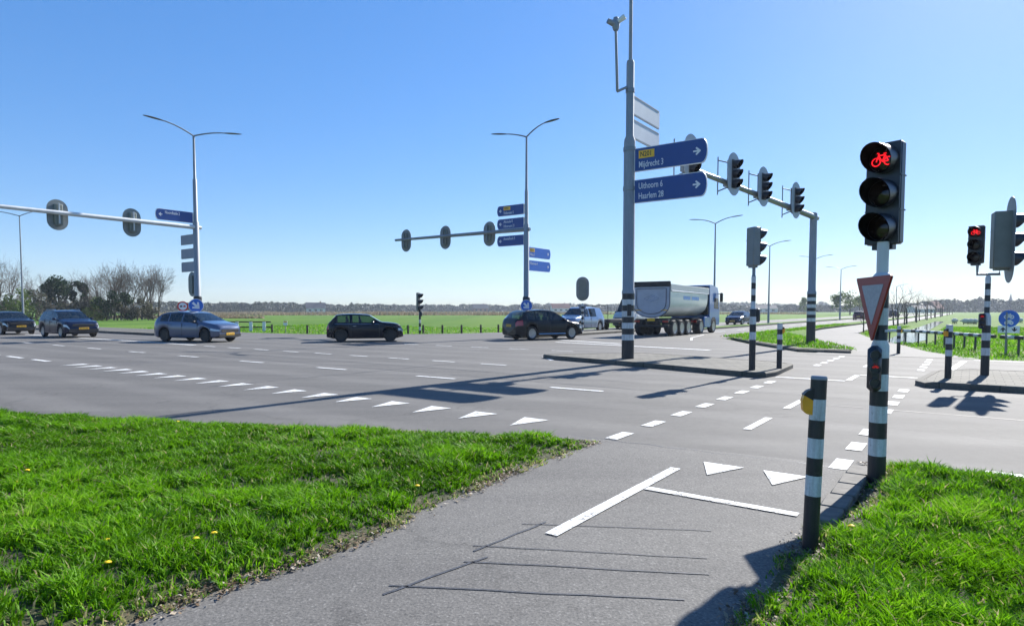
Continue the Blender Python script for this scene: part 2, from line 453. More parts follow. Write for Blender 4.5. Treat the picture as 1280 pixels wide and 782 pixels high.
scene.render.engine = 'CYCLES'; scene.cycles.use_denoising = True

# ------------------------------------------------------------------ ground, roads, markings
def grid_sheet(name, x0, x1, y0, y1, nx, ny, fz, mat):
    mb = MB()
    vs = [(x0 + (x1 - x0) * i / nx, y0 + (y1 - y0) * j / ny, 0) for j in range(ny + 1) for i in range(nx + 1)]
    vs = [(x, y, fz(x, y)) for x, y, _ in vs]
    fs = [(j * (nx + 1) + i, j * (nx + 1) + i + 1, (j + 1) * (nx + 1) + i + 1, (j + 1) * (nx + 1) + i) for j in range(ny) for i in range(nx)]
    mb.add(vs, fs); return struct(name, mb, mat)
g = MB(); g.add([(-3500, -300, -.05), (3500, -300, -.05), (3500, 5000, -.05), (-3500, 5000, -.05)], [(0, 1, 2, 3)])
struct('ground', g, 'meadow')

rd = MB()
FAR = [(60, 25.9), (-1.0, 25.9), (-3.2, 26.2), (-5.4, 26.3), (-8.5, 31), (-11.2, 36), (-12.2, 41), (-12.4, 52), (-12.4, 420),
       (-26.5, 420), (-26.8, 44), (-27.5, 38), (-29, 33), (-32, 28.6), (-36, 26.5), (-43, 25.7), (-220, 25.7)]
NEAR = [(-220, -60), (-60, -17), (-20, -.2), (-3.4, 6.4), (-1.1, 7.3), (.4, 7.45), (60, 7.45)]
rd.flat(FAR + NEAR, 0.0)
struct('road', rd, 'asphalt_road')
pt = MB(); pt.flat([(-4.0, -4), (-.75, -4), (-.75, 6.9), (-1.0, 7.35), (-4.2, 7.0), (-4.2, 6.0)], .004)
struct('cycle_path', pt, 'asphalt_path')
pf = MB()
cl = [(-2.3, 25.6), (-2.9, 29), (-4.4, 35), (-6.6, 43), (-8.0, 50), (-8.5, 58), (-8.5, 400)]
L_, R_ = [], []
for i, (a, b) in enumerate(cl):
    p0 = Vector(cl[max(i - 1, 0)]); p1 = Vector(cl[min(i + 1, len(cl) - 1)]); d = (p1 - p0).normalized(); n = Vector((d.y, -d.x))
    hw = 1.6 if i else 2.6
    L_.append((a - n.x * hw, b - n.y * hw)); R_.append((a + n.x * hw, b + n.y * hw))
for i in range(len(cl) - 1): pf.flat([L_[i], R_[i], R_[i + 1], L_[i + 1]], .008)
struct('cycle_path_beyond', pf, 'asphalt_far')

mk = MB(); Z = .009
for k in range(18):                                              # shark teeth across the slip lane
    a = -5.2 - .955 * k; mk.flat([(a, 7.10), (a + .22, 7.78), (a - .22, 7.78)], Z)
for b0, n in ((7.1, 8), (20.0, 5)):                               # block dashes of the cycle crossing
    for k in range(n):
        for a in (-3.62, -1.06): mk.strip(a, b0 + 1.07 * k, a, b0 + 1.07 * k + .5, .17, Z)
for b0 in (8.75, 11.0, 13.2, 20.4, 22.6): mk.strip(-2.42, b0, -2.42, b0 + 1.15, .11, Z)
for k in range(9): mk.strip(-11.0 - 2.0 * k, 14.85, -11.95 - 2.0 * k, 14.85, .13, Z)
mk.strip(-29, 15.0, -75, 15.0, .22, Z)
for k in range(9): mk.strip(-5.9 - 3.9 * k, 11.2, -7.1 - 3.9 * k, 11.15, .13, Z)
for k in range(5): mk.strip(-12.6 - 2.1 * k, 21.4, -13.6 - 2.1 * k, 21.4, .13, Z)
for k in range(6): mk.strip(-23.5 - .0 - 2.4 * k, 7.5, -24.9 - 2.4 * k, 7.5, .16, Z)
mk.strip(-8.5, 25.3, -17, 27.2, .3, Z); mk.strip(-13.6, 27.6, -18, 29.2, .35, Z)
mk.strip(-.55, 18.6, -.15, 24.6, .16, Z); mk.strip(.1, 25.2, 50, 25.2, .16, Z)
mk.strip(.15, 7.85, 50, 7.85, .12, Z)
mk.strip(-3.8, 16.1, -2.3, 16.1, .14, Z); mk.strip(-2.25, 16.25, -2.25, 17.65, .12, Z); mk.strip(-2.2, 17.8, -1.0, 17.8, .14, Z)
mk.strip(-14.2, 41, -13.2, 36, .12, Z); mk.strip(-13.2, 36, -12.1, 33, .12, Z); mk.strip(-12.0, 18.4, -10.9, 17.2, .14, Z)
for k in range(22): mk.strip(-15.3, 46 + 6 * k, -15.3, 49 + 6 * k, .13, Z)
mk.strip(-12.75, 45, -12.75, 400, .13, Z); mk.strip(-26.1, 45, -26.1, 400, .13, Z)
struct('road_markings', mk, 'road_paint')
mp_ = MB(); Z = .013
mp_.strip(-2.40, 3.78, -2.40, 6.15, .105, Z); mp_.strip(-2.34, 5.30, -1.06, 5.30, .10, Z)
for a in (-2.05, -1.44): mp_.flat([(a, 6.07), (a + .21, 6.58), (a - .21, 6.58)], Z)
struct('cycle_path_markings', mp_, 'road_paint')
cu = MB(); Z = .0085
def wob(a0, b0, a1, b1, wd=.014):
    n = 9; p = [(a0 + (a1 - a0) * i / n + rnd.uniform(-.006, .006), b0 + (b1 - b0) * i / n + rnd.uniform(-.006, .006)) for i in range(n + 1)]
    for i in range(n): cu.strip(*p[i], *p[i + 1], wd, Z)
wob(-2.66, 2.42, -2.52, 3.20, .02); wob(-2.60, 3.05, -1.25, 3.78); wob(-2.72, 2.52, -1.25, 3.36)
wob(-2.66, 3.22, -2.58, 4.00, .02); wob(-2.70, 3.86, -1.5, 4.55, .012); wob(-2.72, 3.30, -1.35, 4.02, .012)
for (a0, b0, a1, b1) in ((-60, 11.9, 6, 11.85), (-60, 13.05, -1, 13.0), (-13, 7.0, -12.6, 15.7), (-4.15, 7.0, 1.0, 7.3), (-20.5, 8.2, -20.2, 25)):
    n_ = 40
    for k in range(n_):
        t0, t1 = k / n_, (k + 1) / n_ - rnd.choice((0, 0, .008)); jj = lambda t: .03 * math.sin(t * 60 + a0) 
        cu.strip(a0 + (a1 - a0) * t0, b0 + (b1 - b0) * t0 + jj(t0), a0 + (a1 - a0) * t1, b0 + (b1 - b0) * t1 + jj(t1), rnd.uniform(.012, .032), Z - .003)
struct('detector_seams', cu, 'tar_seam', smooth=False)

# kerbed islands
def island(name, poly, mat='paving', h=.13, mid=None):
    mb = MB(); n = len(poly)
    cx = sum(p[0] for p in poly) / n; cy = sum(p[1] for p in poly) / n
    inn = []
    for a, b in poly:
        d = Vector((cx - a, cy - b)); d = d.normalized() * .16; inn.append((a + d.x, b + d.y))
    vs = [ab(a, b, -.01) for a, b in poly] + [ab(a, b, h - .03) for a, b in poly] + [ab(a + (cx - a) * .01, b + (cy - b) * .01, h) for a, b in poly] + [ab(a, b, h) for a, b in inn]
    fs = [(i + k * n, (i + 1) % n + k * n, (i + 1) % n + (k + 1) * n, i + (k + 1) * n) for k in range(3) for i in range(n)]
    mb.add(vs, fs, 0)
    mb.add([ab(a, b, h - .006) for a, b in inn], [tuple(range(n))], 1)
    return struct(name, mb, ['kerb', mid or mat], ang=30)
island('traffic_island', [(-11.7, 17.9), (-11.1, 17.55), (-8.3, 16.9), (-4.3, 15.7), (-3.95, 15.8), (-3.85, 16.4), (-4.0, 18.9), (-4.4, 19.3), (-9.3, 20.7), (-11.3, 18.6)])
island('traffic_island', [(-.95, 16.2), (-.75, 15.75), (40, 15.75), (40, 19.9), (-.1, 19.8), (-.75, 18.9)])
island('traffic_island', [(-90, 19.2), (-39, 19.2), (-36, 19.6), (-35.6, 20.2), (-36, 21), (-39, 21.6), (-90, 21.6)], h=.15)
island('traffic_island', [(-22.6, 30.3), (-20.9, 29.8), (-20.3, 30.6), (-20.4, 44), (-22.3, 44)])
island('traffic_island', [(-19.2, 50), (-17.6, 50), (-17.6, 380), (-19.2, 380)], mid='meadow')
island('grass_island', [(-3.6, 26.5), (-5.5, 26.6), (-8.3, 31.2), (-11.0, 36.2), (-12.0, 41), (-12.1, 46), (-12.1, 380), (-10.3, 380), (-10.25, 58), (-9.7, 49.5), (-8.2, 42.5), (-6.1, 34.5), (-4.6, 28.6)], mid='meadow', h=.12)
kb = MB()
for k in range(5):
    b0 = 5.35 + k * .42
    kb.box((0, 0, .012), (.20, .40, .07), 0, Matrix.Translation(ab(-.86 + rnd.uniform(-.012, .012), b0)) @ Matrix.Rotation(-TH + rnd.uniform(-.02, .02), 4, 'Z'), .012)
struct('path_kerb', kb, 'concrete')

# ditch water
dt = MB(); dt.flat([(-3.9, 37.6), (-2.5, 36.9), (-2.0, 42), (-2.8, 60), (-3.2, 112), (-4.3, 112), (-4.1, 60), (-3.8, 42)], -.035)
tag(struct('ditch_water', dt, 'ditch_water'), None, None)

# ------------------------------------------------------------------ verges and grass
rng = np.random.default_rng(5)
def vnoise(x, y, s, seed):            # value noise, vectorised
    r = np.random.default_rng(seed); T = r.random((64, 64))
    X, Y = x / s, y / s; i = np.floor(X).astype(int); j = np.floor(Y).astype(int)
    fx, fy = X - i, Y - j; fx = fx * fx * (3 - 2 * fx); fy = fy * fy * (3 - 2 * fy)
    g = lambda a, b: T[a % 64, b % 64]
    return (g(i, j) * (1 - fx) + g(i + 1, j) * fx) * (1 - fy) + (g(i, j + 1) * (1 - fx) + g(i + 1, j + 1) * fx) * fy
def left_d(a, b):                     # metres inside the left verge (negative outside)
    wob_ = (vnoise(a, b, .35, 1) - .5) * .22 + (vnoise(a, b, 1.4, 2) - .5) * .25
    e1 = -(a + 3.50 + np.clip(b - 3, 0, 9) * .055)
    e2 = (6.72 + (a + 3.7) * .405 - b) * .927
    return np.minimum(e1, e2) + wob_ * .8
def right_d(a, b):
    wob_ = (vnoise(a, b, .35, 3) - .5) * .10 + (vnoise(a, b, 1.2, 4) - .5) * .10
    return np.minimum(a + .90 - .20 * np.clip((b - 5.1) / .5, 0, 1) * np.clip((7.6 - b) / .6, 0, 1), 7.50 - b) + wob_
def height_at(a, b, d):
    return np.clip(d, 0, .5) * .12 + (vnoise(a, b, .8, 8) - .5) * .05 * np.clip(d * 3, 0, 1) + .008
def verge(name, fd, a0, a1, b0, b1, st):
    A, B = np.meshgrid(np.arange(a0, a1 + .001, st), np.arange(b0, b1 + .001, st), indexing='ij')
    D = fd(A, B); H = np.where(D > 0, height_at(A, B, D), -.03)
    na, nb = A.shape
    mb = MB(); vs = [ab(A[i, j], B[i, j], H[i, j]) for i in range(na) for j in range(nb)]
    fs = [(i * nb + j, (i + 1) * nb + j, (i + 1) * nb + j + 1, i * nb + j + 1) for i in range(na - 1) for j in range(nb - 1)
          if max(D[i, j], D[i + 1, j], D[i, j + 1], D[i + 1, j + 1]) > -.02]
    mb.add(vs, fs); return struct(name, mb, 'verge_soil')
verge('verge', left_d, -16, -3.3, -4, 7.2, .1)
verge('verge', right_d, -1.3, 8, -2, 7.7, .1)
far_v = MB(); far_v.flat([(-16, 1.75), (-16, -60), (-150, -60), (-60, -16.2)], .02); struct('verge', far_v, 'meadow')
far_v = MB(); far_v.flat([(8, -60), (60, -60), (60, 7.3), (8, 7.3)], .02); struct('verge', far_v, 'meadow')

def blades(name, fd, a0, a1, b0, b1, dens, hmul=1.0, seed=1, maxd=14.0, base=None, wid=1.0):
    r = np.random.default_rng(seed)
    n = int((a1 - a0) * (b1 - b0) * dens)
    a = r.uniform(a0, a1, n); b = r.uniform(b0, b1, n)
    # pull blades together into tufts
    ta, tb = np.floor(a / .11), np.floor(b / .11)
    hsh = np.modf(np.sin(ta * 12.9898 + tb * 78.233) * 43758.5453)[0]; hs2 = np.modf(np.sin(ta * 39.346 + tb * 11.135) * 24634.6345)[0]
    ca = (ta + .5 + hsh * .45) * .11; cb = (tb + .5 + hs2 * .45) * .11
    k = r.uniform(0, .75, n); a = a + (ca - a) * k; b = b + (cb - b) * k
    d = fd(a, b)
    P = np.outer(a, RR) + np.outer(b, U)
    dist = np.hypot(P[:, 0], P[:, 1])
    keep = (d > -.04) & (P[:, 1] > 2.2) & (np.abs(P[:, 0]) < P[:, 1] * 1.1 + 1.6) & (dist < maxd)
    big = vnoise(a, b, .7, 11); med = vnoise(a, b, .22, 12); huge = vnoise(a, b, 2.0, 14)
    edge = np.clip((d + .02) / .32, 0, 1)
    keep &= r.random(n) < (.25 + .75 * edge) * np.clip(-.12 + 2.1 * med, .08, 1) * np.clip(dist * 0 + 1.15 - dist / 30, .4, 1)
    a, b, d, P, dist, big, med, huge, edge = (q[keep] for q in (a, b, d, P, dist, big, med, huge, edge)); n = len(a)
    hsh = hsh[keep]
    z = base(a, b, d) if base else height_at(a, b, np.maximum(d, 0))
    h = (.045 + .085 * med * (.4 + big) + .05 * np.clip(huge - .5, 0, 1) + .03 * np.abs(hsh)) * r.uniform(.55, 1.3, n) * (.35 + .65 * edge) * hmul
    wd = r.uniform(.0022, .0050, n) * (1 + dist * .075) * wid
    th = r.uniform(0, 2 * np.pi, n); ln = r.uniform(.15, .95, n) * h + .02 * r.random(n)
    la = th + r.normal(0, .5, n) + np.pi / 2 + (big - .5) * 4
    dx, dy = np.cos(th), np.sin(th)
    B = np.c_[P[:, 0], P[:, 1], z - .008]
    side = np.c_[dx, dy, np.zeros(n)] * wd[:, None]
    lean = np.c_[np.cos(la), np.sin(la), np.zeros(n)] * ln[:, None]
    up = np.c_[np.zeros(n), np.zeros(n), h]
    v0, v1 = B - side, B + side
    m = B + lean * .32 + up * .62; v2, v3 = m - side * .85, m + side * .85
    tip = B + lean + up * r.uniform(.75, 1.0, n)[:, None]
    V = np.stack([v0, v1, v3, v2, tip], 1).reshape(-1, 3)
    i = np.arange(n) * 5
    F4 = np.stack([i, i + 1, i + 2, i + 3], 1); F3 = np.stack([i + 3, i + 2, i + 4], 1)
    t = np.clip(.02 + .30 * big + .34 * r.random(n) + .22 * (huge - .5) + .30 * (med - .3), 0, .82)
    dry = r.random(n) < (.05 + .10 * np.clip(vnoise(a, b, 1.1, 23) * 2 - 1.1, 0, 1) + .85 * np.clip(1 - d / .22, 0, 1) ** 1.5 * np.clip(vnoise(a, b, .5, 21) * 1.7 - .1, 0, 1))
    t = np.where(dry, r.uniform(.84, 1, n), t)
    o = numpy_mesh(name, V, F4, F3, 'grass_blade', np.repeat(t, 5)); o['kind'] = 'stuff'
    return o
blades('verge_grass', left_d, -13.5, -3.3, -1.5, 7.2, 6800, .88, 1)
blades('verge_grass', right_d, -1.3, 6.5, .3, 7.7, 7200, .98, 2)
def litter(name, fd, a0, a1, b0, b1, n, seed):
    r = np.random.default_rng(seed)
    a = r.uniform(a0, a1, n); b = r.uniform(b0, b1, n); d = fd(a, b)
    keep = (d > -.13) & (d < .22) & (r.random(n) < np.exp(-((d - .03) / .09) ** 2) * np.clip(vnoise(a, b, .45, 31) * 2.1 - .45, 0.03, 1))
    a, b, d = a[keep], b[keep], d[keep]; n = len(a)
    P = np.outer(a, RR) + np.outer(b, U); z = np.where(d > 0, height_at(a, b, np.maximum(d, 0)), .008) + r.uniform(.002, .02, n)
    an = r.uniform(0, 2 * np.pi, n); l = r.uniform(.006, .020, n); w_ = l * r.uniform(.2, .7, n); tl = r.normal(0, .35, (n, 2))
    ux, uy = np.cos(an), np.sin(an)
    C_ = np.c_[P[:, 0], P[:, 1], z]; A = np.c_[ux * l, uy * l, tl[:, 0] * l]; B_ = np.c_[-uy * w_, ux * w_, tl[:, 1] * w_]
    V = np.stack([C_ - A, C_ - B_, C_ + A, C_ + B_], 1).reshape(-1, 3); i = np.arange(n) * 4
    o = numpy_mesh(name, V, np.stack([i, i + 1, i + 2, i + 3], 1), [], 'dead_leaf', np.repeat(r.random(n), 4)); o['kind'] = 'stuff'
leaf_mat('dead_leaf', [(0, (.05, .035, .02)), (.4, (.16, .10, .06)), (.75, (.32, .25, .17)), (1, (.48, .43, .36))], .15)
litter('dead_leaves', left_d, -4.4, -3.2, .8, 7.2, 36000, 51)
litter('dead_leaves', right_d, -1.3, -.4, 1.5, 7.6, 30000, 52)
# tufts on the far side: along the ditch, the grass island and the field edge
def zero(a, b, d): return np.zeros_like(a) - .02
def isl_d(a, b):
    e = np.minimum(np.minimum(b - 26.8 - np.clip(-5.2 - a, 0, 9) * 1.48, a + 11.8), -2.9 - .37 * (b - 26) - a + 0 * a)
    return np.where(b > 43, np.minimum(a + 11.9, -10.3 - a), e)
o = blades('island_grass', isl_d, -12, -3, 26.5, 75, 260, 1.3, 3, 90, lambda a, b, d: np.full_like(a, .11), 1.3)
def path_d(a, b):                     # rough strip beside the far path and round the ditch
    c = np.interp(b, [25.6, 29, 35, 43, 50, 58, 400], [-2.3, -2.9, -4.4, -6.6, -8, -8.5, -8.5]) + 1.75
    dd = a - c
    wat = np.where((b > 37.3) & (b < 112), np.abs(a + np.interp(b, [37, 42, 60, 112], [3.2, 2.9, 3.45, 3.75])) - 1.35, 9)
    return np.minimum(np.minimum(dd, wat), b - 26.1)
blades('ditch_bank_grass', path_d, -7, 6, 26, 75, 230, .9, 4, 95, zero, 1.3)
def fld_d(a, b):
    c = np.interp(a, [-60, -43, -36, -32, -29, -27.5], [25.7, 25.7, 26.5, 28.6, 33, 38])
    return np.minimum(b - c - .1, -27.0 - a)
blades('field_edge_grass', fld_d, -60, -27, 25.7, 46, 45, .9, 6, 90, zero, 1.6)

# dandelions in the verge
dan = MB(); dan.lathe([(.0, .004), (.016, .0), (.019, .006), (.012, .013), (0, .015)], 12)
dst = MB(); dst.tube([(0, 0, -.11), (.004, 0, 0)], .0022, 6)
first = None
def at(px, py, z=0.0):                # the ground point seen at a pixel of the 1280-wide photograph
    v = (py - 387.5); s = (EYE - z) / v
    return Vector(((px - 640) * s, 790 * s, z))
for i, (px, py) in enumerate([(125, 676), (125, 705), (238, 674), (261, 667), (12, 602), (27, 586), (219, 524), (1071, 658), (520, 606)]):
    p = at(px, py + 4, .13)
    if first is None:
        first = thing('dandelion', '', 'flower', p, 0, 'yellow dandelions in the verge')
        obj('flower_head', dan, 'dandelion', first, rot=(R(-14), 0, 0)); obj('stem', dst, 'stem_green', first); o = first
    else: o = dup(first); o.location = p
    o.scale = (1.15,) * 3
    o['label'] = ('small yellow dandelion in the grass right of the cycle path' if px > 1000 else
                  'small yellow dandelion flower in the grass left of the cycle path')

# ------------------------------------------------------------------ posts, signals, signs
def banded(mb, segs, n=20, T=None):    # segs: (z0, z1, r0, r1, mat)
    prof, ms = [], []
    for z0, z1, r0, r1, m in segs:
        if prof and abs(prof[-1][0] - r0) < 1e-6 and abs(prof[-1][1] - z0) < 1e-6: pass
        else:
            if prof: ms.append(m)
            prof.append((r0, z0))
        prof.append((r1, z1)); ms.append(m)
    mb.lathe(prof, n, 0, T, ms)
def stripes(z0, z1, r, n, top_white=False):
    out = []; dz = (z1 - z0) / n
    for k in range(n):
        white = ((n - 1 - k) % 2 == 0) == top_white
        out.append((z0 + k * dz, z0 + (k + 1) * dz, r, r, 1 if white else 0))
    return out
def oval(wd, h, n=10):
    r = wd / 2; s = h / 2 - r
    return [(r * math.cos(t), s + r * math.sin(t)) for t in [math.pi * k / n for k in range(n + 1)]] + \
           [(r * math.cos(t), -s + r * math.sin(t)) for t in [math.pi + math.pi * k / n for k in range(n + 1)]]
def circle(r, n=28, cx=0, cz=0): return [(cx + r * math.cos(2 * math.pi * k / n), cz + r * math.sin(2 * math.pi * k / n)) for k in range(n)]
def hood(mb, r, ln, n=22, mi=0, cz=0, y0=0):
    vs, fs = [], []
    for k in range(n):
        t = 2 * math.pi * k / n
        f = .30 + .70 * ((1 + math.sin(t)) / 2) ** .8
        for rr, yy in ((r, 0), (r * .99, ln * f), (r * .93, ln * f), (r * .93, 0)):
            vs.append((rr * math.cos(t), y0 + yy, cz + rr * math.sin(t) - yy * .06))
    for k in range(n):
        q = (k + 1) % n
        for j in range(4): fs.append((k * 4 + j, k * 4 + (j + 1) % 4, q * 4 + (j + 1) % 4, q * 4 + j))
    mb.add(vs, fs, [1 if i % 4 in (1, 2) else mi for i in range(len(fs))])
def bike_symbol(mb, s, y, mi=0, th=.012):   # strokes in the local XZ plane at depth y, about 2s wide
    def ring(cx, cz, r):
        n = 20
        vs = []; fs = []
        for k in range(n):
            t = 2 * math.pi * k / n
            for rr in (r - th / 2, r + th / 2): vs.append((cx + rr * math.cos(t), y, cz + rr * math.sin(t)))
        for k in range(n): q = (k + 1) % n; fs.append((2 * k, 2 * k + 1, 2 * q + 1, 2 * q))
        mb.add(vs, fs, mi)
    def bar(x0, z0, x1, z1):
        d = Vector((x1 - x0, z1 - z0)).normalized(); p = Vector((-d.y, d.x)) * th / 2
        mb.add([(x0 - p.x, y, z0 - p.y), (x1 - p.x, y, z1 - p.y), (x1 + p.x, y, z1 + p.y), (x0 + p.x, y, z0 + p.y)], [(0, 1, 2, 3)], mi)
    ring(-.55 * s, -.25 * s, .38 * s); ring(.55 * s, -.25 * s, .38 * s)
    for x0, z0, x1, z1 in ((-.55, -.25, -.25, .35), (-.25, .35, .35, .35), (-.55, -.25, 0, -.25), (0, -.25, .35, .35), (-.25, .35, 0, -.25),
                           (.35, .35, .55, -.25), (.35, .35, .30, .58), (.30, .58, .5, .58), (-.38, .5, -.1, .5)):
        bar(x0 * s, z0 * s, x1 * s, z1 * s)
def signal(parent, loc, n, wd=.30, h=.95, board=None, lit=None, back='signal_black', front='signal_black', brd=('board_grey',), hl=.24, dep=.14, tilt=0, symbol=None):
    yaw = yaw_of(n)
    mb = MB(); mb.box((0, -dep / 2, 0), (wd, dep, h), 0, None, .02)
    for k in (-1, 1): mb.box((0, -dep / 2, k * h / 6), (wd + .008, dep + .008, .012), 0)
    mb.box((0, .004, 0), (wd * .97, .012, h * .985), 1)
    mb.box((0, -dep / 2, -h / 2 - .02), (wd * .6, dep * .7, .05), 0)
    H = obj('signal_head', mb, [back, front], parent, loc, (R(tilt), 0, yaw))
    r = min(wd * .44, h / 6 * .88)
    for k, zz in enumerate((h / 3, 0, -h / 3)):
        l = MB(); l.lathe([(r * .9, 0), (r * .7, .012), (0, .02)], 20, 0, Matrix.Translation((0, .012, zz)) @ Matrix.Rotation(R(-90), 4, 'X'))
        on = lit and k == 0 and symbol is None
        obj('lens', l, 'red_led' if on else 'lens_dark', H)
        if lit and k == 0 and symbol:
            s = MB(); bike_symbol(s, r * .72, .036, 0, r * .085); s.v = [(x, y, z + zz) for x, y, z in s.v]
            obj('bicycle_symbol', s, 'red_led', H, smooth=False)
        q = MB(); hood(q, r, hl, cz=zz, y0=.008); obj('hood', q, ['signal_black', 'hood_inside'], H)
    if board:
        b = MB(); b.prism(oval(*board), -.030, -.018, 0)
        obj('backboard', b, brd[0], H)
    return H
plain('hood_inside', (.004, .004, .005), .95, 0, .1, spec=.05)
plain('lens_dark', (.02, .012, .012), .12, 0, .1)

def arrow_glyph(mb, s, y, ang, cx=0, cz=0, mi=0, th=.2):
    c, sn = math.cos(ang), math.sin(ang)
    def P(x, z): return (cx + (x * c - z * sn) * s, y, cz + (x * sn + z * c) * s)
    t = th / 2
    mb.add([P(-.5, -t), P(.3, -t), P(.3, t), P(-.5, t)], [(0, 1, 2, 3)], mi)
    mb.add([P(.5, 0), P(.36, .14), P(-.06, .5), P(-.2, .36), P(.16, 0)], [(0, 1, 2, 3, 4)], mi)
    mb.add([P(.5, 0), P(.16, 0), P(-.2, -.36), P(-.06, -.5), P(.36, -.14)], [(0, 1, 2, 3, 4)], mi)
def text(txt, size, parent, loc, mat, name='lettering', rot=(R(90), 0, 0), sx=1.0, align='LEFT'):
    c = bpy.data.curves.new(name, 'FONT'); c.body = txt; c.size = size; c.extrude = .0015; c.offset = size * .012
    c.align_x = align; c.resolution_u = 3
    t = bpy.data.objects.new('tmp', c); COL.objects.link(t)
    me = bpy.data.meshes.new_from_object(t.evaluated_get(bpy.context.evaluated_depsgraph_get()))
    bpy.data.objects.remove(t)
    me.materials.clear(); me.materials.append(M[mat]); me.name = name
    o = bpy.data.objects.new(name, me); COL.objects.link(o); o.parent = parent
    o.location = loc; o.rotation_euler = rot; o.scale = (sx, 1, 1)
    return o
def direction_sign(parent, loc, axis, ln, h, lines, plate=None, arrow='far', mat='blue_sign', flip=False):
    """A signpost panel that starts at loc and runs along axis (horizontal unit vector); text is read from the viewer's side.
    local X = reading direction. arrow end: 'right' or 'left' in reading direction."""
    yaw = head_yaw(axis)
    right = arrow == 'right'
    x0, x1 = (.18, ln) if right else (-ln, -.18)
    r = h * .5
    k = []
    n = 8
    bow = .16
    if right:
        poly = [(x0, -h / 2), (x1 - bow, -h / 2)] + [(x1 - bow + bow * math.cos(t), h / 2 * math.sin(t)) for t in [-math.pi / 2 + math.pi * i / n for i in range(1, n)]] + [(x1 - bow, h / 2), (x0, h / 2)]
    else:
        poly = [(x1, h / 2), (x0 + bow, h / 2)] + [(x0 + bow - bow * math.cos(t), h / 2 * math.sin(t)) for t in [math.pi / 2 - math.pi * i / n for i in range(1, n)]] + [(x0 + bow, -h / 2), (x1, -h / 2)]
    mb = MB(); mb.prism(poly, -.03, .03, 1)
    cxm = (x0 + x1) / 2
    inner = [(cxm + (x - cxm) * .985, z * .95) for x, z in poly]
    mb.prism(inner, -.034, -.030, 0)
    P = obj('direction_sign', mb, [mat, 'white_sign'], parent, loc, (0, 0, yaw))
    br = MB()
    for z in (-h * .3, h * .3): br.box(((x0 - .09) if right else (x1 + .09), 0, z), (.2, .05, .05), 0)
    br.box(((x0 - .02) if right else (x1 + .02), 0, 0), (.05, .07, h * .9), 0)
    obj('bracket', br, 'galv_light', P)
    tx = x0 + .14 if right else x0 + .50
    rows = len(lines) + (1 if plate else 0)
    step = h * .86 / max(rows, 2)
    z = h * .43 - step * .78
    if plate:
        pl = MB(); pl.box((tx + .25, -.037, z + step * .27), (.50, .006, step * .78), 0)
        q = obj('road_number_plate', pl, 'yellow_plate', P)
        text(plate, step * .70, P, (tx + .045, -.042, z + step * .05), 'black', 'road_number', sx=.80)
        z -= step
    for t in lines:
        text(t, step * .86, P, (tx, -.038, z), 'text_white', sx=.66); z -= step
    ar = MB(); arrow_glyph(ar, h * .33, -.0375, 0 if right else math.pi, (x1 - .30) if right else (x0 + .26), 0)
    obj('arrow', ar, 'white_sign', P, smooth=False)
    return P
def plate_back(parent, loc, axis, x0, x1, h, mat='sign_back'):
    mb = MB(); c = .05
    poly = [(x0 + c, -h / 2), (x1 - c, -h / 2), (x1, -h / 2 + c), (x1, h / 2 - c), (x1 - c, h / 2), (x0 + c, h / 2), (x0, h / 2 - c), (x0, -h / 2 + c)]
    mb.prism(poly, -.02, .02, 0)
    o = obj('sign_panel', mb, mat, parent, loc, (0, 0, head_yaw(axis)))
    q = MB()
    for z in (-h / 2 + .03, h / 2 - .03): q.box(((x0 + x1) / 2 - .05, 0, z), (x1 - x0, .06, .035), 0)
    obj('stiffener', q, 'galv', o)
    return o
def round_sign(parent, loc, n, r, mat, glyph):
    mb = MB(); mb.prism(circle(r), -.012, .012, 1); mb.prism(circle(r * .95), .012, .015, 0)
    S = obj('round_sign', mb, [mat, 'white_sign'], parent, loc, (0, 0, yaw_of(n)))
    # local X points to the viewer's left here, so glyphs are mirrored in x
    g = MB()
    if glyph == 'arrow': arrow_glyph(g, r * 1.25, .018, R(-135), 0, 0, 0, .26); obj('arrow', g, 'white_sign', S, smooth=False)
    return S
def lamp_arms(parent, z, dirs, ln=1.9, rise=.75, mat='galv', rises=None):
    for i_, d in enumerate(dirs):
        if rises: rise = rises[i_]
        d = Vector(d).normalized(); A = Vector((0, 0, z))
        pts = [A + d * (ln * t) + Vector((0, 0, rise * (1 - (1 - t) ** 1.7))) for t in (0, .15, .35, .6, .85, 1)]
        mb = MB(); mb.tube(pts, [.045, .042, .04, .036, .033, .03], 8)
        obj('lamp_arm', mb, mat, parent)
        h = MB(); Tm = Matrix.Translation(pts[-1]) @ Matrix.Rotation(head_yaw(d), 4, 'Z') @ Matrix.Rotation(R(-5), 4, 'Y')
        n = 9; vs = []; fs = []
        for i in range(n):
            t = i / (n - 1); x = -.1 + .95 * t; wv = .13 * math.sin(math.pi * (.12 + .8 * t)) ** .6; hv = .055 * math.sin(math.pi * (.15 + .78 * t)) ** .6
            for k in range(8):
                an = 2 * math.pi * k / 8; vs.append((x, wv * math.cos(an), hv * math.sin(an) * (1 if math.sin(an) > 0 else .5)))
        for i in range(n - 1):
            for k in range(8): fs.append((i * 8 + k, i * 8 + (k + 1) % 8, (i + 1) * 8 + (k + 1) % 8, (i + 1) * 8 + k))
        fs += [tuple(range(8)), tuple((n - 1) * 8 + k for k in range(8))]
        h.add(vs, fs, 0, Tm); obj('lamp_head', h, 'lamp_dark', parent)

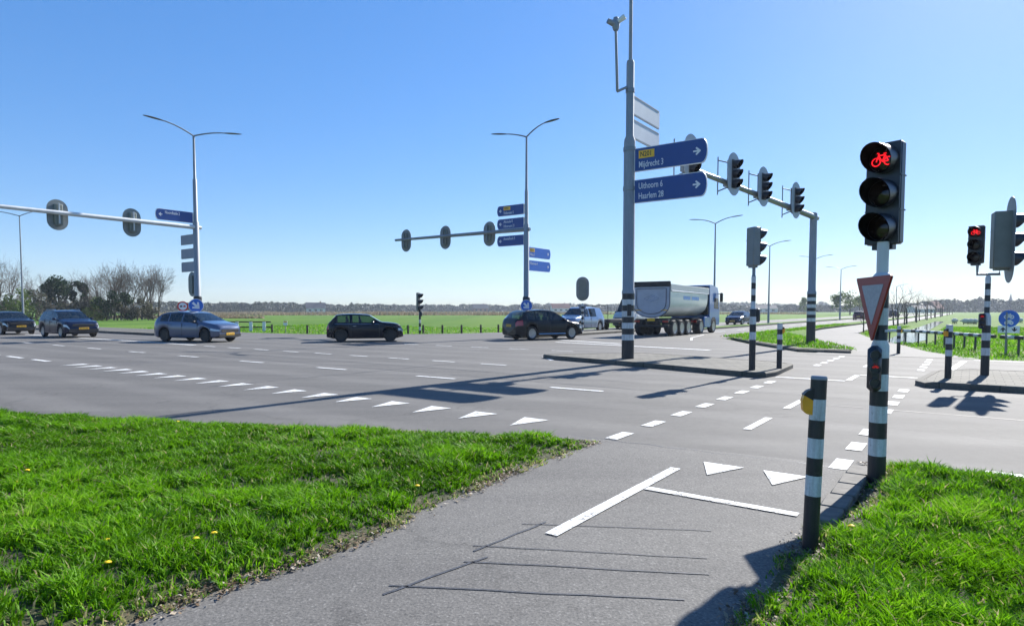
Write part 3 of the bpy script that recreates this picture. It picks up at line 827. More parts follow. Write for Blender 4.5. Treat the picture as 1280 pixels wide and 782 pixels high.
# --- push-button post in front
def button_post(loc, h, r, label, side, segs=None, tilt=(0, 0)):
    T = thing('push_button_post', label, 'post', loc, 0, 'push-button posts')
    T.rotation_euler = (tilt[0], tilt[1], 0)
    if segs is None: segs = [(-.1, h * .42, r, r, 0)] + stripes(h * .42, h * .985, r, 5, True)
    mb = MB(); banded(mb, segs); obj('post', mb, ['band_black', 'band_white'], T)
    c = MB(); c.lathe([(r * 1.02, h * .985), (r * 1.02, h - .006), (r * .93, h + .004), (0, h + .006)], 20); obj('cap', c, 'galv', T)
    b = MB(); d = Vector(side).normalized(); Tm = Matrix.Rotation(head_yaw(d), 4, 'Z')
    z = h - .17
    prof = [(r * .7, z - .085), (r + .02, z - .082), (r + .044, z - .06), (r + .052, z), (r + .042, z + .045), (r + .015, z + .075), (r * .7, z + .09)]
    b.prism(prof, -.036, .036, 0, Tm)
    B = obj('push_button', b, 'button_yellow', T)
    b2 = MB(); b2.prism([(x + (.006 if x > r else 0), q) for x, q in prof if q > z + .01] + [(r * .7, z + .012)], -.039, .039, 0, Tm)
    obj('button_hood', b2, 'black', B)
    return T
H = 1.175; rr = .051
zs = [-.15]
seg = [(-.15, .375, rr, rr, 0)]
for z0, z1, m in ((.375, .512, 1), (.512, .632, 0), (.632, .763, 1), (.763, .886, 0), (.886, 1.026, 1), (1.026, H * .985, 0)): seg.append((z0, z1, rr, rr, m))
button_post(at(1019, 692), H, rr, 'leaning black and white banded post with yellow push button beside the cycle path in front', (-1, .25, 0), seg, (R(-1), R(2.2)))
button_post(at(975, 460.5, .12), 1.16, .065, 'black and white push-button post with yellow button on the middle traffic island', (1, -.1, 0))
button_post(at(1187, 473, .12), 1.18, .065, 'black and white push-button post with orange button on the right island beside the two-head signal', (-1, -.1, 0))
button_post(at(1124, 442), 1.04, .062, 'distant black and white push-button post beside the far cycle path and ditch', (1, .2, 0))

# --- the big cycle signal at right
p = at(1101, 603)
T = thing('traffic_signal', 'tall cycle traffic signal showing a red bicycle, with triangular sign, in the right-hand grass', 'traffic light', p)
mb = MB(); sc = p.y / 790
def zpx(y, Z=p.y): return EYE + (387.5 - y) * Z / 790
ys = [(600, 570, 0), (570, 548, 1), (548, 528, 0), (528, 507, 1), (507, 488, 0), (488, 467, 1), (467, 447, 0), (447, 432, 1)]
segs = [(-.2, zpx(570), .077, .077, 0)] + [(zpx(y0), zpx(y1), .077, .077, m) for y0, y1, m in ys[1:]]
segs += [(zpx(432), zpx(425), .077, .060, 1), (zpx(425), zpx(406), .060, .060, 0), (zpx(406), zpx(385), .060, .060, 1), (zpx(385), zpx(363), .060, .060, 0), (zpx(363), zpx(352), .060, .060, 1)]
banded(mb, segs, 28); obj('pole', mb, ['band_black', 'band_white'], T)
mb = MB(); mb.lathe([(.066, zpx(352)), (.082, zpx(351)), (.082, zpx(346)), (.06, zpx(342)), (.05, zpx(341)), (.05, zpx(303))], 24)
mb.tube([(-.0, -.07, zpx(349)), (0, -.09, zpx(349))], .012, 8); obj('pole_top', mb, 'galv_light', T)
mb = MB(); mb.box((0, -.068, zpx(413)), (.075, .006, .022), 0, Matrix.Rotation(R(25), 4, 'Z')); obj('sticker', mb, 'sign_back_light', T)
n = Vector((-.777, -.63, 0))
signal(T, (.00, .03, zpx(243)), n, .30, .945, lit='bike', symbol='bike', hl=.26, dep=.12)
# yield sign on the left of the pole
def triangle_sign(parent, loc, n, s, faces=('yield_white', 'red_sign'), name='triangular_sign'):
    def tri(k, rc=.10):
        pts = []; hh = s * .866
        base = [Vector((-s / 2, hh / 3)), Vector((s / 2, hh / 3)), Vector((0, -2 * hh / 3))]
        for i in range(3):
            c = base[i] * k; a = (base[i - 1] - base[i]).normalized(); b = (base[(i + 1) % 3] - base[i]).normalized()
            q = rc * s * k * .35
            pts += [c + a * q, c + (a + b) * q * .28, c + b * q]
        return [(v.x, v.y) for v in pts]
    mb = MB(); mb.prism(tri(1.0), -.012, .006, 1); mb.prism(tri(.62), .006, .009, 0); mb.prism(tri(.985), -.018, -.012, 2)
    return obj(name, mb, [faces[0], faces[1], 'sign_back'], parent, loc, (0, 0, yaw_of(n)))
ny = Vector((-.99, .10, 0)).normalized()
triangle_sign(T, (-.100, -.03, zpx(373)), ny, .70)
for y in (365, 390): mb = MB(); mb.box((-.060, -.03, zpx(y)), (.04, .05, .05)); obj('sign_clamp', mb, 'galv', T)
# low repeater
mb = MB(); zc = zpx(460); nn = Vector((-.35, -.94, 0))
Tm = Matrix.Translation((-.085, -.06, zc)) @ Matrix.Rotation(yaw_of(nn), 4, 'Z')
mb.box((0, 0, 0), (.115, .10, .43), 0, Tm, .035); rp = obj('repeater_signal', mb, 'signal_black', T)
for k in (-1, 0, 1):
    q = MB(); q.lathe([(.046, 0), (.046, .03), (.036, .03), (.034, .012), (0, .012)], 16, 0, Tm @ Matrix.Translation((0, .045, -k * .13)) @ Matrix.Rotation(R(-90), 4, 'X')); obj('lens', q, 'signal_black', rp)
q = MB(); bike_symbol(q, .026, .062, 0, .008); q.v = [tuple(Tm @ Vector((x, y + .002, z + .03))) for x, y, z in q.v]; obj('bicycle_symbol', q, 'red_led_dim', rp, smooth=False)

# --- right island: pole with two heads
p = at(1233, 469, .12)
T = thing('traffic_signal', 'striped pole on the right island with a red bicycle signal and a large oval-backed signal', 'traffic light', p)
zq = lambda y: EYE - .12 + (387.5 - y) * p.y / 790
mb = MB(); banded(mb, [(-.1, zq(444), .085, .085, 0)] + stripes(zq(444), zq(397), .085, 5, True) + [(zq(397), zq(391), .085, .055, 1)] + stripes(zq(391), zq(347), .055, 6, True) + [(zq(347), zq(344), .055, .03, 1)], 20)
obj('pole', mb, ['band_black', 'band_white'], T)
mb = MB(); zz = zq(343)
ax = Vector((.93, -.36, 0))
pl_, pr_ = Vector((-.22, .05, 0)), Vector((.22, -.05, 0))
mb.tube([pl_ + Vector((0, 0, zz + .22)), pl_ + Vector((0, 0, zz)), pr_ + Vector((0, 0, zz)), pr_ + Vector((0, 0, zz + .22))], .032, 10); obj('yoke', mb, 'galv', T)
signal(T, (pl_.x - .06, pl_.y, zq(306)), Vector((-.75, -.66, 0)), .30, .86, lit='red', symbol='bike', hl=.24)
signal(T, (pr_.x + .20, pr_.y - .05, zq(301)), Vector((.90, -.43, 0)), .36, 1.28, board=(.80, 1.95), back='housing_green', brd=('board_grey',), hl=.30, dep=.36)
mb = MB(); Tm = Matrix.Translation((-.14, -.05, zq(401))) @ Matrix.Rotation(yaw_of((-.6, -.8, 0)), 4, 'Z')
mb.box((0, 0, 0), (.14, .12, .36), 0, Tm, .03); rp = obj('repeater_signal', mb, 'signal_black', T)
for k in (-1, 0, 1):
    q = MB(); q.lathe([(.05, 0), (.05, .03), (0, .012)], 14, 0, Tm @ Matrix.Translation((0, .055, -k * .11)) @ Matrix.Rotation(R(-90), 4, 'X')); obj('lens', q, 'red_led' if k == -1 and False else 'lens_dark', rp)
q = MB(); bike_symbol(q, .03, .10, 0, .012); q.v = [tuple(Tm @ Vector((x, y, z + .11))) for x, y, z in q.v]; obj('bicycle_symbol', q, 'red_led_dim', rp, smooth=False)

# --- middle island: single signal seen from behind/side
p = at(941, 462.5, .12)
T = thing('traffic_signal', 'slim striped traffic signal with grey back on the middle island left of the push-button post', 'traffic light', p)
zq = lambda y: EYE - .12 + (387.5 - y) * p.y / 790
mb = MB(); banded(mb, [(-.1, zq(434), .078, .078, 0)] + stripes(zq(434), zq(386), .078, 5, False) + [(zq(386), zq(384), .078, .055, 1)] + stripes(zq(384), zq(346), .055, 5, True), 18)
obj('pole', mb, ['band_black', 'band_white'], T)
mb = MB(); mb.lathe([(.055, zq(346)), (.04, zq(344)), (.04, zq(330))], 14); obj('pole_top', mb, 'galv', T)
signal(T, (.06, 0, zq(309)), Vector((.96, .28, 0)), .30, .95, back='board_grey', hl=.24, dep=.20)
mb = MB(); mb.box((.12, .04, zq(394)), (.12, .14, .34), 0, None, .03); obj('repeater_signal', mb, 'signal_black', T)

# --- main mast with the readable signs
p = at(785, 448, .12); MZ = p.y
zq = lambda y: EYE - .12 + (387.5 - y) * MZ / 790
T = thing('sign_mast', 'tall grey mast with banded foot carrying two large blue direction signs and a camera', 'mast', p)
zt = zq(367)
mb = MB(); banded(mb, [(-.1, zq(432), .19, .19, 0)] + stripes(zq(432), zt, .19, 9, False), 28); obj('banded_foot', mb, ['band_black', 'band_white'], T)
mb = MB(); mb.lathe([(.20, zt), (.20, zt + .08), (.18, zt + .12), (.175, zq(182)), (.165, zq(178)), (.12, zq(174)), (.118, zq(86)), (.10, zq(83)), (.055, zq(82)), (.05, 12.8)], 28); obj('pole', mb, 'pole_grey', T)
for y in (119, 190, 238):
    mb = MB(); mb.lathe([(.125 if y < 150 else .185, zq(y) - .06), (.14 if y < 150 else .195, zq(y) - .06), (.14 if y < 150 else .195, zq(y) + .06), (.125 if y < 150 else .185, zq(y) + .06)], 20); obj('clamp', mb, 'galv', T)
lamp_arms(T, 12.8, [U, -U], 2.0, .8)
direction_sign(T, Vector((0, 0, zq(204.5))) , RR, 2.42, .70, ['Mijdrecht 3'], 'N201', 'right')
direction_sign(T, Vector((0, 0, zq(242.5))), RR, 2.42, .70, ['Uithoorn 6', 'Haarlem 28'], None, 'right')
plate_back(T, (U * .1).to_tuple()[:2] + (zq(134),), U, .05, 2.1, .60, 'sign_back_light')
plate_back(T, (U * .1).to_tuple()[:2] + (zq(163),), U, .05, 2.1, .60, 'sign_back_light')
mb = MB(); z0 = zq(119); z1 = zq(50)
q = Vector((-.42, -.18, 0))
mb.tube([(-.1, -.04, z0 + .1), q + Vector((0, 0, z0 - .08)), q + Vector((-.0, 0, z0 - .06)), q + Vector((-.06, 0, z1))], [.04, .04, .045, .04], 10); A = obj('camera_arm', mb, 'pole_grey', T)
mb = MB(); c = q + Vector((-.06, 0, z1 + .18))
mb.lathe([(.07, -.18), (.10, -.12), (.12, 0), (.09, .12), (.07, .2), (0, .22)], 16, 0, Matrix.Translation(c))
mb.tube([c + Vector((-.05, -.02, 0)), c + Vector((-.26, -.1, .06))], [.09, .075], 14, 0)
mb.tube([c + Vector((.04, -.02, .06)), c + Vector((.25, -.12, .18))], [.07, .085], 14, 1); obj('surveillance_camera', mb, ['sign_back', 'white_sign'], T)

mb = MB(); mb.box((-.03, -.198, 1.0 + .5), (.13, .02, .36), 0, Matrix.Rotation(R(8), 4, 'Z'), .006); obj('access_hatch', mb, 'band_black', T)
# --- gantries
def gantry_signal(T, base, pos, n, **k):
    H = signal(T, pos - base, n, .36, 1.02, board=(.92, 1.52), hl=.30, dep=.20, **k)
    return H
# right gantry
base = Vector((13.6, 28.75, 0)); tip = Vector((5.96, 21.2, 6.28)); top = Vector((13.6, 28.75, 5.82))
T = thing('traffic_signal_gantry', 'grey gantry with hooded signals on its arm and a banded pole in the grass island', 'traffic gantry', base)
mb = MB(); banded(mb, [(-.1, .95, .19, .19, 0)] + stripes(.95, 2.35, .19, 9, False), 24); obj('banded_foot', mb, ['band_black', 'band_white'], T)
mb = MB(); mb.lathe([(.20, 2.35), (.20, 2.45), (.165, 2.5), (.15, 5.75), (.16, 5.76), (.16, 5.95), (.12, 6.0)], 24); obj('pole', mb, 'pole_grey', T)
mb = MB(); mb.tube([top - base + (top - tip).normalized() * .45, top - base, (top + tip) / 2 - base, tip - base], [.10, .13, .105, .085], 14); obj('beam', mb, 'galv', T)
d = (top - tip); n = Vector((d.y, -d.x, 0)).normalized()
for t in (.240, .470, .765, -.035):
    pos = tip + d * t
    H = gantry_signal(T, base, pos + n * .22 + Vector((0, 0, .30 if t > .1 else .26)), n, brd=('board_light',), back='housing_green')
    q = MB(); q.tube([(.36, -.45, -.72), (.36, -.45, .62)], .022, 8); q.tube([(.36, -.45, .5), (.1, -.2, .42)], .022, 8); q.tube([(.36, -.45, -.6), (.1, -.2, -.45)], .022, 8); q.box((0, -.24, -.3), (.16, .3, .2)); obj('bracket', q, 'galv', H)
# left gantry
base = Vector((-18.36, 37.0, .14)); zj = 6.42; top = Vector((-18.36, 37, zj)); tip = top - U * 12.5
T = thing('traffic_signal_gantry', 'grey gantry at the left with oval signal backs and one blue sign on its arm', 'traffic gantry', base)
mb = MB(); mb.lathe([(.21, -.1), (.21, 1.9), (.20, 2.0), (.17, 2.05), (.165, zj + .15), (.12, zj + .22), (.115, 9.0), (.08, 9.05), (.06, 11.5)], 20); obj('pole', mb, 'pole_grey', T)
mb = MB(); mb.lathe([(.215, .0), (.215, 2.02)], 20); mb.lathe([(.225, 2.0), (.225, 2.25), (.18, 2.3)], 20); obj('collar', mb, 'band_black', T)
mb = MB(); mb.tube([top - base + U * .3, top - base, tip - base], [.10, .13, .085], 14); obj('beam', mb, 'galv_light', T)
lamp_arms(T, 11.5, [-U - RR * .15, U + RR * .35], 1.75, rises=[.55, .42])
for t in (3.36, 6.8, 10.6):
    H = gantry_signal(T, base, top - U * t - RR * .28 + Vector((0, 0, -.08)), -RR, back='housing_green')
    q = MB(); q.box((.0, -.26, .05), (.05, .1, 1.0)); obj('bracket', q, 'galv_light', H)
direction_sign(T, top - base + Vector((0, 0, .52)), U, 2.25, .62, ['Noordkade 2', ''], None, 'left')
for k, y in enumerate((299, 316.5, 333)): plate_back(T, Vector((0, 0, EYE - .14 + (387.5 - y) * 37 / 790)), -RR, .08, 1.75, .58)
H = signal(T, (-.42, .3, EYE - .14 + (387.5 - 355) * 37 / 790), U, .36, 1.02, board=(.9, 1.45), back='housing_green', hl=.3)
round_sign(T, (0.02, -.25, 1.74), (.33, -.94, 0), .40, 'blue_round', 'arrow')
# middle gantry
base = Vector((.85, 37.5, .12)); zj = 6.36; top = Vector((.85, 37.5, zj)); tip = top - RR * 11.0 + Vector((0, 0, .08))
T = thing('traffic_signal_gantry', 'grey gantry behind the dark hatchback with five blue direction signs', 'traffic gantry', base)
mb = MB(); mb.lathe([(.21, -.1), (.21, 1.9), (.20, 2.0), (.165, 2.05), (.155, zj + .15), (.11, zj + .22), (.105, 8.5), (.08, 8.55), (.055, 11.6)], 20); obj('pole', mb, 'pole_grey', T)
mb = MB(); mb.lathe([(.215, .0), (.215, 1.9)], 20); mb.lathe([(.22, 1.9), (.22, 2.25), (.18, 2.3)], 20); obj('collar', mb, 'band_black', T)
mb = MB(); mb.tube([top - base + RR * .25, top - base, tip - base], [.10, .125, .08], 14); obj('beam', mb, 'galv', T)
lamp_arms(T, 11.6, [(-1, .35, 0), (.9, -.6, 0)], 1.35, rises=[.28, .62])
for t in (2.95, 6.6, 10.2):
    pos = top + (tip - top) * (t / 11.0)
    H = gantry_signal(T, base, pos + U * .26 + Vector((0, 0, -.05)), U, back='housing_green')
    q = MB(); q.box((.0, -.26, .05), (.05, .1, 1.0)); obj('bracket', q, 'galv', H)
Zs = lambda y: EYE - .12 + (387.5 - y) * 37.5 / 790
direction_sign(T, (0, 0, Zs(262)), RR, 2.15, .62, ['Vinkeveen 5'], 'N201', 'left')
direction_sign(T, (0, 0, Zs(278.5)), RR, 2.15, .62, ['Abcoude 8', 'Hilversum 21'], None, 'left')
direction_sign(T, (0, 0, Zs(300)), RR, 2.15, .62, ['Amstelhoek 5', ''], None, 'left')
direction_sign(T, (0, 0, Zs(315)), U, 2.6, .62, ['Wilnis 3'], 'N212', 'right', 'blue_round')  # lighter blue than the other panels: grazing sun put into the colour
direction_sign(T, (0, 0, Zs(331.5)), U, 2.6, .62, ['Waverveen 4', ''], None, 'right', 'blue_round')  # same sunlit blue painted on this face
round_sign(T, (0, -.24, Zs(382)), (-.02, -1, 0), .35, 'blue_round', 'arrow')

# oval backed signal with the back of a triangular sign
p = Vector((5.05, 45.3, 0)); zq = lambda y: EYE + (387.5 - y) * p.y / 790
T = thing('traffic_signal', 'striped post with an oval signal back above a small inverted triangle by the silver pickup', 'traffic light', p)
mb = MB(); banded(mb, stripes(0, 2.1, .09, 11, True), 14); obj('pole', mb, ['band_black', 'band_white'], T)
signal(T, (0, .05, zq(361)), Vector((.1, 1, 0)), .5, 1.35, board=(.92, 1.72), back='housing_green', hl=.3)
triangle_sign(T, (0, .12, zq(384)), Vector((.05, 1, 0)), .75)
# signal at the field edge
p = Vector((-6.35, 43.6, -.02)); zq = lambda y: EYE + (387.5 - y) * p.y / 790
T = thing('traffic_signal', 'lone traffic signal on a striped pole at the edge of the field, hoods pointing right', 'traffic light', p)
mb = MB(); banded(mb, stripes(0, 1.75, .075, 7, False), 14); obj('pole', mb, ['band_black', 'band_white'], T)
mb = MB(); mb.box((.06, 0, 1.38), (.22, .2, .30), 0, None, .03); obj('repeater_signal', mb, 'signal_black', T)
signal(T, (-.05, 0, zq(376.5)), Vector((.95, -.30, 0)), .34, 1.22, back='housing_green', hl=.30)

# no-overtaking sign
p = Vector((-24.0, 46.2, 0))
T = thing('road_sign', 'small round red-rimmed sign on a post left of the blue arrow sign', 'road sign', p)
mb = MB(); mb.tube([(0, 0, -.1), (0, 0, 2.25)], .04, 10); obj('post', mb, 'galv', T)
mb = MB(); mb.prism(circle(.37), -.012, .012, 0); mb.prism(circle(.27), .012, .016, 1)
S = obj('round_sign', mb, ['red_bright', 'white_sign'], T, (0, -.05, 1.9), (0, 0, yaw_of((.45, -.89, 0))))
for x, m in ((.11, 'black'), (-.11, 'red_bright')):
    g_ = MB(); g_.box((x, .018, -.02), (.17, .004, .07)); g_.box((x, .018, .04), (.10, .004, .06)); obj('car_symbol', g_, m, S, smooth=False)
# cycle-path sign at right
p = at(1258, 441)
T = thing('cycle_path_sign', 'round blue bicycle sign with a small white arrow plate below it beside the striped barrier', 'road sign', p)
zq = lambda y: EYE + (387.5 - y) * p.y / 790
mb = MB(); mb.tube([(0, 0, -.1), (0, 0, zq(390))], .032, 10); obj('post', mb, 'galv', T)
mb = MB(); mb.prism(circle(.32), -.012, .012, 0); S = obj('round_sign', mb, 'blue_round', T, (.05, -.05, zq(398)), (0, 0, yaw_of((-.75, -.66, 0))))
g_ = MB(); bike_symbol(g_, .15, .016, 0, .035); g_.v = [(x, y, z + .10) for x, y, z in g_.v]; obj('bicycle_symbol', g_, 'white_sign', S, smooth=False)
g_ = MB(); bike_symbol(g_, .13, .016, 0, .04); g_.v = [(x, y, z - .13) for x, y, z in g_.v]; g_.box((0, .016, -.09), (.16, .003, .07)); obj('moped_symbol', g_, 'white_sign', S, smooth=False)
mb = MB(); mb.box((0, 0, 0), (.66, .02, .27), 0, None, .008); S = obj('sub_plate', mb, 'white_sign', T, (.05, -.05, zq(411.5)), (0, 0, yaw_of((-.55, -.83, 0))))
for x in (-.17, .17):
    g_ = MB(); arrow_glyph(g_, .17, .013, R(90) if x > 0 else R(-90), x, 0, 0, .3); obj('arrow', g_, 'black', S, smooth=False)

# lamp posts
def lamp_post(loc, h, label, dirs, group='double-armed lamp posts along the roads', ln=1.9, r=.09):
    T = thing('street_lamp', label, 'street lamp', loc, 0, group)
    mb = MB(); mb.lathe([(r * 1.25, -.1), (r * 1.2, 1.2), (r, 1.3), (r * .5, h)], 12); obj('pole', mb, 'galv', T)
    lamp_arms(T, h, dirs, ln, .45)
    return T
lamp_post(Vector((-47.9, 62, 0)), 10.75, 'lone double-armed street lamp by the bare trees at the far left', [(-1, -.1, 0), (1, -.2, 0)], ln=2.5)
LB = [((17.4, 54.5), 9.0, 'double-armed street lamp right behind the tipper truck cab'), ((29.8, 73.5), 9.0, 'double-armed street lamp right of the small blue car'),
      ((44.0, 92), 9.0, 'double-armed street lamp mostly hidden behind the banded gantry pole'), ((53.4, 103), 8.2, 'double-armed street lamp left of the triangular sign'),
      ((88, 145), 7.0, 'most distant double-armed street lamp by the young roadside trees')]
for (x, y), h, lb in LB: lamp_post(Vector((x, y, 0)), h, lb, [RR, -RR], ln=1.45, r=.10)

# striped barriers beside the ditch
def barrier(pts, label, n_posts):
    T = thing('striped_barrier', label, 'barrier', ab(*pts[0]))
    o = ab(*pts[0]); mb = MB(); seglen = .34; run = 0; white = False
    P = [ab(*q) for q in pts]
    def pos(s):
        for i in range(len(P) - 1):
            l = (P[i + 1] - P[i]).length
            if s <= l or i == len(P) - 2: return P[i] + (P[i + 1] - P[i]) * (s / l)
            s -= l
    tot = sum((P[i + 1] - P[i]).length for i in range(len(P) - 1)); s = 0; k = 0
    while s < tot - .02:
        e = min(s + seglen, tot); a, b = pos(s) - o, pos(e) - o
        mb.tube([a + Vector((0, 0, .60)), b + Vector((0, 0, .60))], .075, 10, k % 2, True); s = e; k += 1
    obj('rail', mb, ['band_black', 'band_white'], T)
    for i in range(n_posts):
        q = pos(tot * (i + .4) / n_posts) - o; m = MB(); m.tube([q + Vector((0, 0, -.15)), q + Vector((0, 0, .55))], .04, 8); obj('post', m, 'lamp_dark', T)
barrier([(-3.6, 37.0), (-2.2, 36.4), (-.6, 33.4), (.75, 30.9)], 'long low black and white rail on posts along the ditch by the cycle path', 10)
barrier([(.95, 30.6), (1.55, 29.8), (1.7, 29.9)], 'short low black and white rail under the round blue bicycle sign', 2)

# field posts and gate
first = None
for i, (px, py) in enumerate([(340, 415.5), (384, 416.5), (529, 416.5), (553, 416.5), (577, 416.3), (601, 416), (623, 415.5), (510, 416.6)]):
    q = at(px, py, -.03)
    if first is None:
        m = MB(); m.lathe([(.075, -.2), (.07, .55), (.06, .60), (0, .61)], 10); first = obj('field_post', m, 'wood_dark'); o = first
    else: o = first.copy(); COL.objects.link(o)
    o.location = q; tag(o, 'short dark post at the field edge left of the lone signal' if px < 520 else 'short dark post in the row at the field edge right of the lone signal', 'post', 'short posts along the field edge')
q = at(308, 413.5, -.03)
T = thing('field_gate', 'low dark rail gate with three white reflector boards behind the grey-blue car', 'gate', q)
for i, x in enumerate((-.75, .35, 1.4)):
    m = MB(); m.box((x, 0, .35), (.26, .05, .75), 0, None, .01); obj('reflector_board', m, 'white_sign', T)
    m = MB(); m.box((x, .06, .3), (.09, .09, 1.0)); obj('post', m, 'wood_dark', T)
m = MB(); m.box((.1, .13, .72), (3.6, .05, .10)); obj('rail', m, 'wood_dark', T)
m = MB(); m.box((.1, .13, .30), (3.6, .05, .10)); obj('rail', m, 'wood_dark', T)
q = at(357, 415, -.03)
T = thing('marker_post', 'thin post with a small white and yellow plate in front of the field', 'post', q)
m = MB(); m.tube([(0, 0, -.1), (0, 0, .75)], .025, 8); obj('post', m, 'galv', T)
m = MB(); m.box((0, -.03, .68), (.30, .02, .34), 0, None, .006); obj('plate', m, 'white_sign', T)
m = MB(); m.box((0, -.043, .78), (.26, .006, .1)); obj('stripe', m, 'yellow_plate', T)

# ------------------------------------------------------------------ vehicles
def interp(x, pts):
    xs = [p[0] for p in pts]; ys = [p[1] for p in pts]
    return float(np.interp(x, xs, ys))
def wheel(parent, loc, r, wd, rim='rim_silver', side=1, spokes=5):
    Tm = Matrix.Translation(loc) @ Matrix.Rotation(R(-90 * side), 4, 'X')
    t = MB(); h = wd / 2
    t.lathe([(r * .66, -h), (r * .93, -h), (r, -h * .7), (r, h * .7), (r * .93, h), (r * .68, h), (r * .66, h * .5)], 26, 0, Tm)
    W = obj('wheel', t, 'rubber', parent)
    q = MB(); q.lathe([(0, h * .35), (r * .66, h * .35), (r * .69, h * .98), (r * .62, h * .92), (r * .60, h * .36)], 26, 1, Tm)
    for k in range(spokes):
        an = 2 * math.pi * k / spokes
        q.box((r * .33, 0, h * .68), (r * .6, r * .16, h * .5), 0, Tm @ Matrix.Rotation(an, 4, 'Z'))
    q.lathe([(r * .14, h * .4), (r * .14, h * 1.0), (0, h * 1.0)], 12, 0, Tm)
    q.m = [0 if (m == 0) else 1 for m in q.m]
    # outer lip in rim colour
    q.lathe([(r * .61, h * .9), (r * .66, h * 1.0), (r * .68, h * .9)], 26, 0, Tm)
    obj('rim', q, [rim, 'rim_dark'], W)
def car(name, label, loc, heading, P, group=None):
    L, Wd = P['L'], P['W']; hl = L / 2
    T = thing(name, label, P.get('cat', 'car'), loc, head_yaw(heading), group)
    wr = P['wr']; ax = P['axles']; arch = wr + .05
    xs = sorted(set([round(v, 3) for v in np.linspace(-hl, hl, 61)] + [round(hl * s * k, 3) for s in (-1, 1) for k in (.999, .992, .98, .965)]
                    + [round(a + arch * math.cos(t), 3) for a in ax for t in np.linspace(0, math.pi, 15)]))
    def sec(x):
        e = max(0, (abs(x) - (hl - .55)) / .55)
        f = 1 - P.get('taper', .20) * e ** 2.6
        wv = Wd / 2 * f
        z0 = P['clear'] + .08 * e ** 2
        for a in ax:
            if abs(x - a) < arch: z0 = max(z0, wr * 1.0 + math.sqrt(arch ** 2 - (x - a) ** 2))
        top = sum(interp(x + d_, P['top']) for d_ in (-.07, -.045, -.02, 0, .02, .045, .07)) / 7; belt = min(interp(x, P['belt']), top - .055)
        belt = max(belt, z0 + .03); top = max(top, belt + .05)
        gh = min(1, max(0, (top - belt - .06) / .45)); wt = wv * (.93 - P.get('tumble', .20) * gh)
        hh = belt - z0
        pts = [(0, z0), (wv * .86, z0), (wv * .975, z0 + min(.05, hh * .2)), (wv, z0 + .32 * hh), (wv * 1.0, z0 + .66 * hh), (wv * .985, z0 + .86 * hh), (wv * .95, belt)]
        for t in (.06, .5, .93): pts.append((wv * .95 + (wt - wv * .95) * t, belt + (top - .05 - belt) * t))
        pts += [(wt * .965, top - .018), (wt * .72, top + .004), (0, top + .018)]
        return pts
    S = [sec(x) for x in xs]; K = len(S[0])
    parts = {}
    def put(key, f):
        mb = parts.setdefault(key, MB()); mb.add(f, [tuple(range(len(f)))])
    for i in range(len(xs) - 1):
        xm = (xs[i] + xs[i + 1]) / 2
        for k in range(K - 1):
            q = [(xs[i], *S[i][k]), (xs[i], *S[i][k + 1]), (xs[i + 1], *S[i + 1][k + 1]), (xs[i + 1], *S[i + 1][k])]
            key = 'body'
            if k in (7, 8) and any(a < xm < b for a, b in P['side_glass']): key = 'side_window'
            if k >= 9 + (xm > 0) * 0 and P['screen'][0] < xm < P['screen'][1]: key = 'windscreen'
            if k >= 9 and P['rear'][0] < xm < P['rear'][1]: key = 'rear_window'
            if k == 4 and xm > hl - P.get('hl_len', .42) * .8: key = 'headlight'
            if k in (4, 5) and xm < -hl + P.get('tl_len', .25): key = 'tail_light'
            if key == 'body' and 2 <= k <= 5:
                for a, b in P['doors']:
                    if a < xm < b: key = 'door'
            if key == 'body' and k <= 1: key = 'sill'
            for s in (1, -1):
                kk = key
                if key in ('door', 'headlight', 'tail_light', 'side_window'): kk = key + ('_l' if s > 0 else '_r')
                if key == 'door':
                    kk += str([j for j, (a, b) in enumerate(P['doors']) if a < xm < b][0])
                if key == 'side_window': kk += str([j for j, (a, b) in enumerate(P['side_glass']) if a < xm < b][0])
                put(kk, [(x, y * s, z) for x, y, z in (q if s > 0 else q[::-1])])
    for i in (0, len(xs) - 1):
        c = [(xs[i], y, z) for y, z in S[i]] + [(xs[i], -y, z) for y, z in S[i][::-1]]
        parts['body'].add(c, [tuple(range(len(c)))])
    MT = dict(body=P['paint'], sill='black', windscreen='car_glass', rear_window='car_glass')
    for key, mb in parts.items():
        nm = key.split('_l')[0].split('_r')[0] if key.startswith(('door', 'headlight', 'tail', 'side')) else key
        if key.startswith('headlight'): nm = 'headlight'
        if key.startswith('tail'): nm = 'tail_light'
        if key.startswith('side'): nm = 'side_window'
        if key.startswith('door'): nm = 'door'
        mt = MT.get(key) or {'door': P['paint'], 'headlight': 'head_glass', 'tail_light': 'tail_red', 'side_window': 'car_glass'}[nm]
        me = mb; o = obj(nm, me, mt, T, ang=50)
        import bmesh
        bm = bmesh.new(); bm.from_mesh(o.data); bmesh.ops.remove_doubles(bm, verts=bm.verts, dist=.0008); bmesh.ops.recalc_face_normals(bm, faces=bm.faces); bm.to_mesh(o.data); bm.free()
        o.data.polygons.foreach_set('use_smooth', [True] * len(o.data.polygons)); o.data.set_sharp_from_angle(angle=R(42))
        if nm == 'door':
            xx = [v.co.x for v in o.data.vertices]; yy = max((v.co.y for v in o.data.vertices), key=abs); sg = 1 if yy > 0 else -1
            h = MB(); zz = interp(min(xx) + .15, P['belt']) - .13
            h.box((min(xx) + .17, (abs(yy) - .004) * sg, zz), (.19, .03, .03), 0, None, .01); obj('handle', h, P.get('handle', P['paint']), o)
            z0_, z1_ = P['clear'] + .12, interp(max(xx), P['belt']) - .02
            for X in (min(xx), max(xx)):
                e = MB(); e.box((X, (abs(yy) - .006) * sg, (z0_ + z1_) / 2), (.014, .018, z1_ - z0_), 0); obj('seam', e, 'black', o)
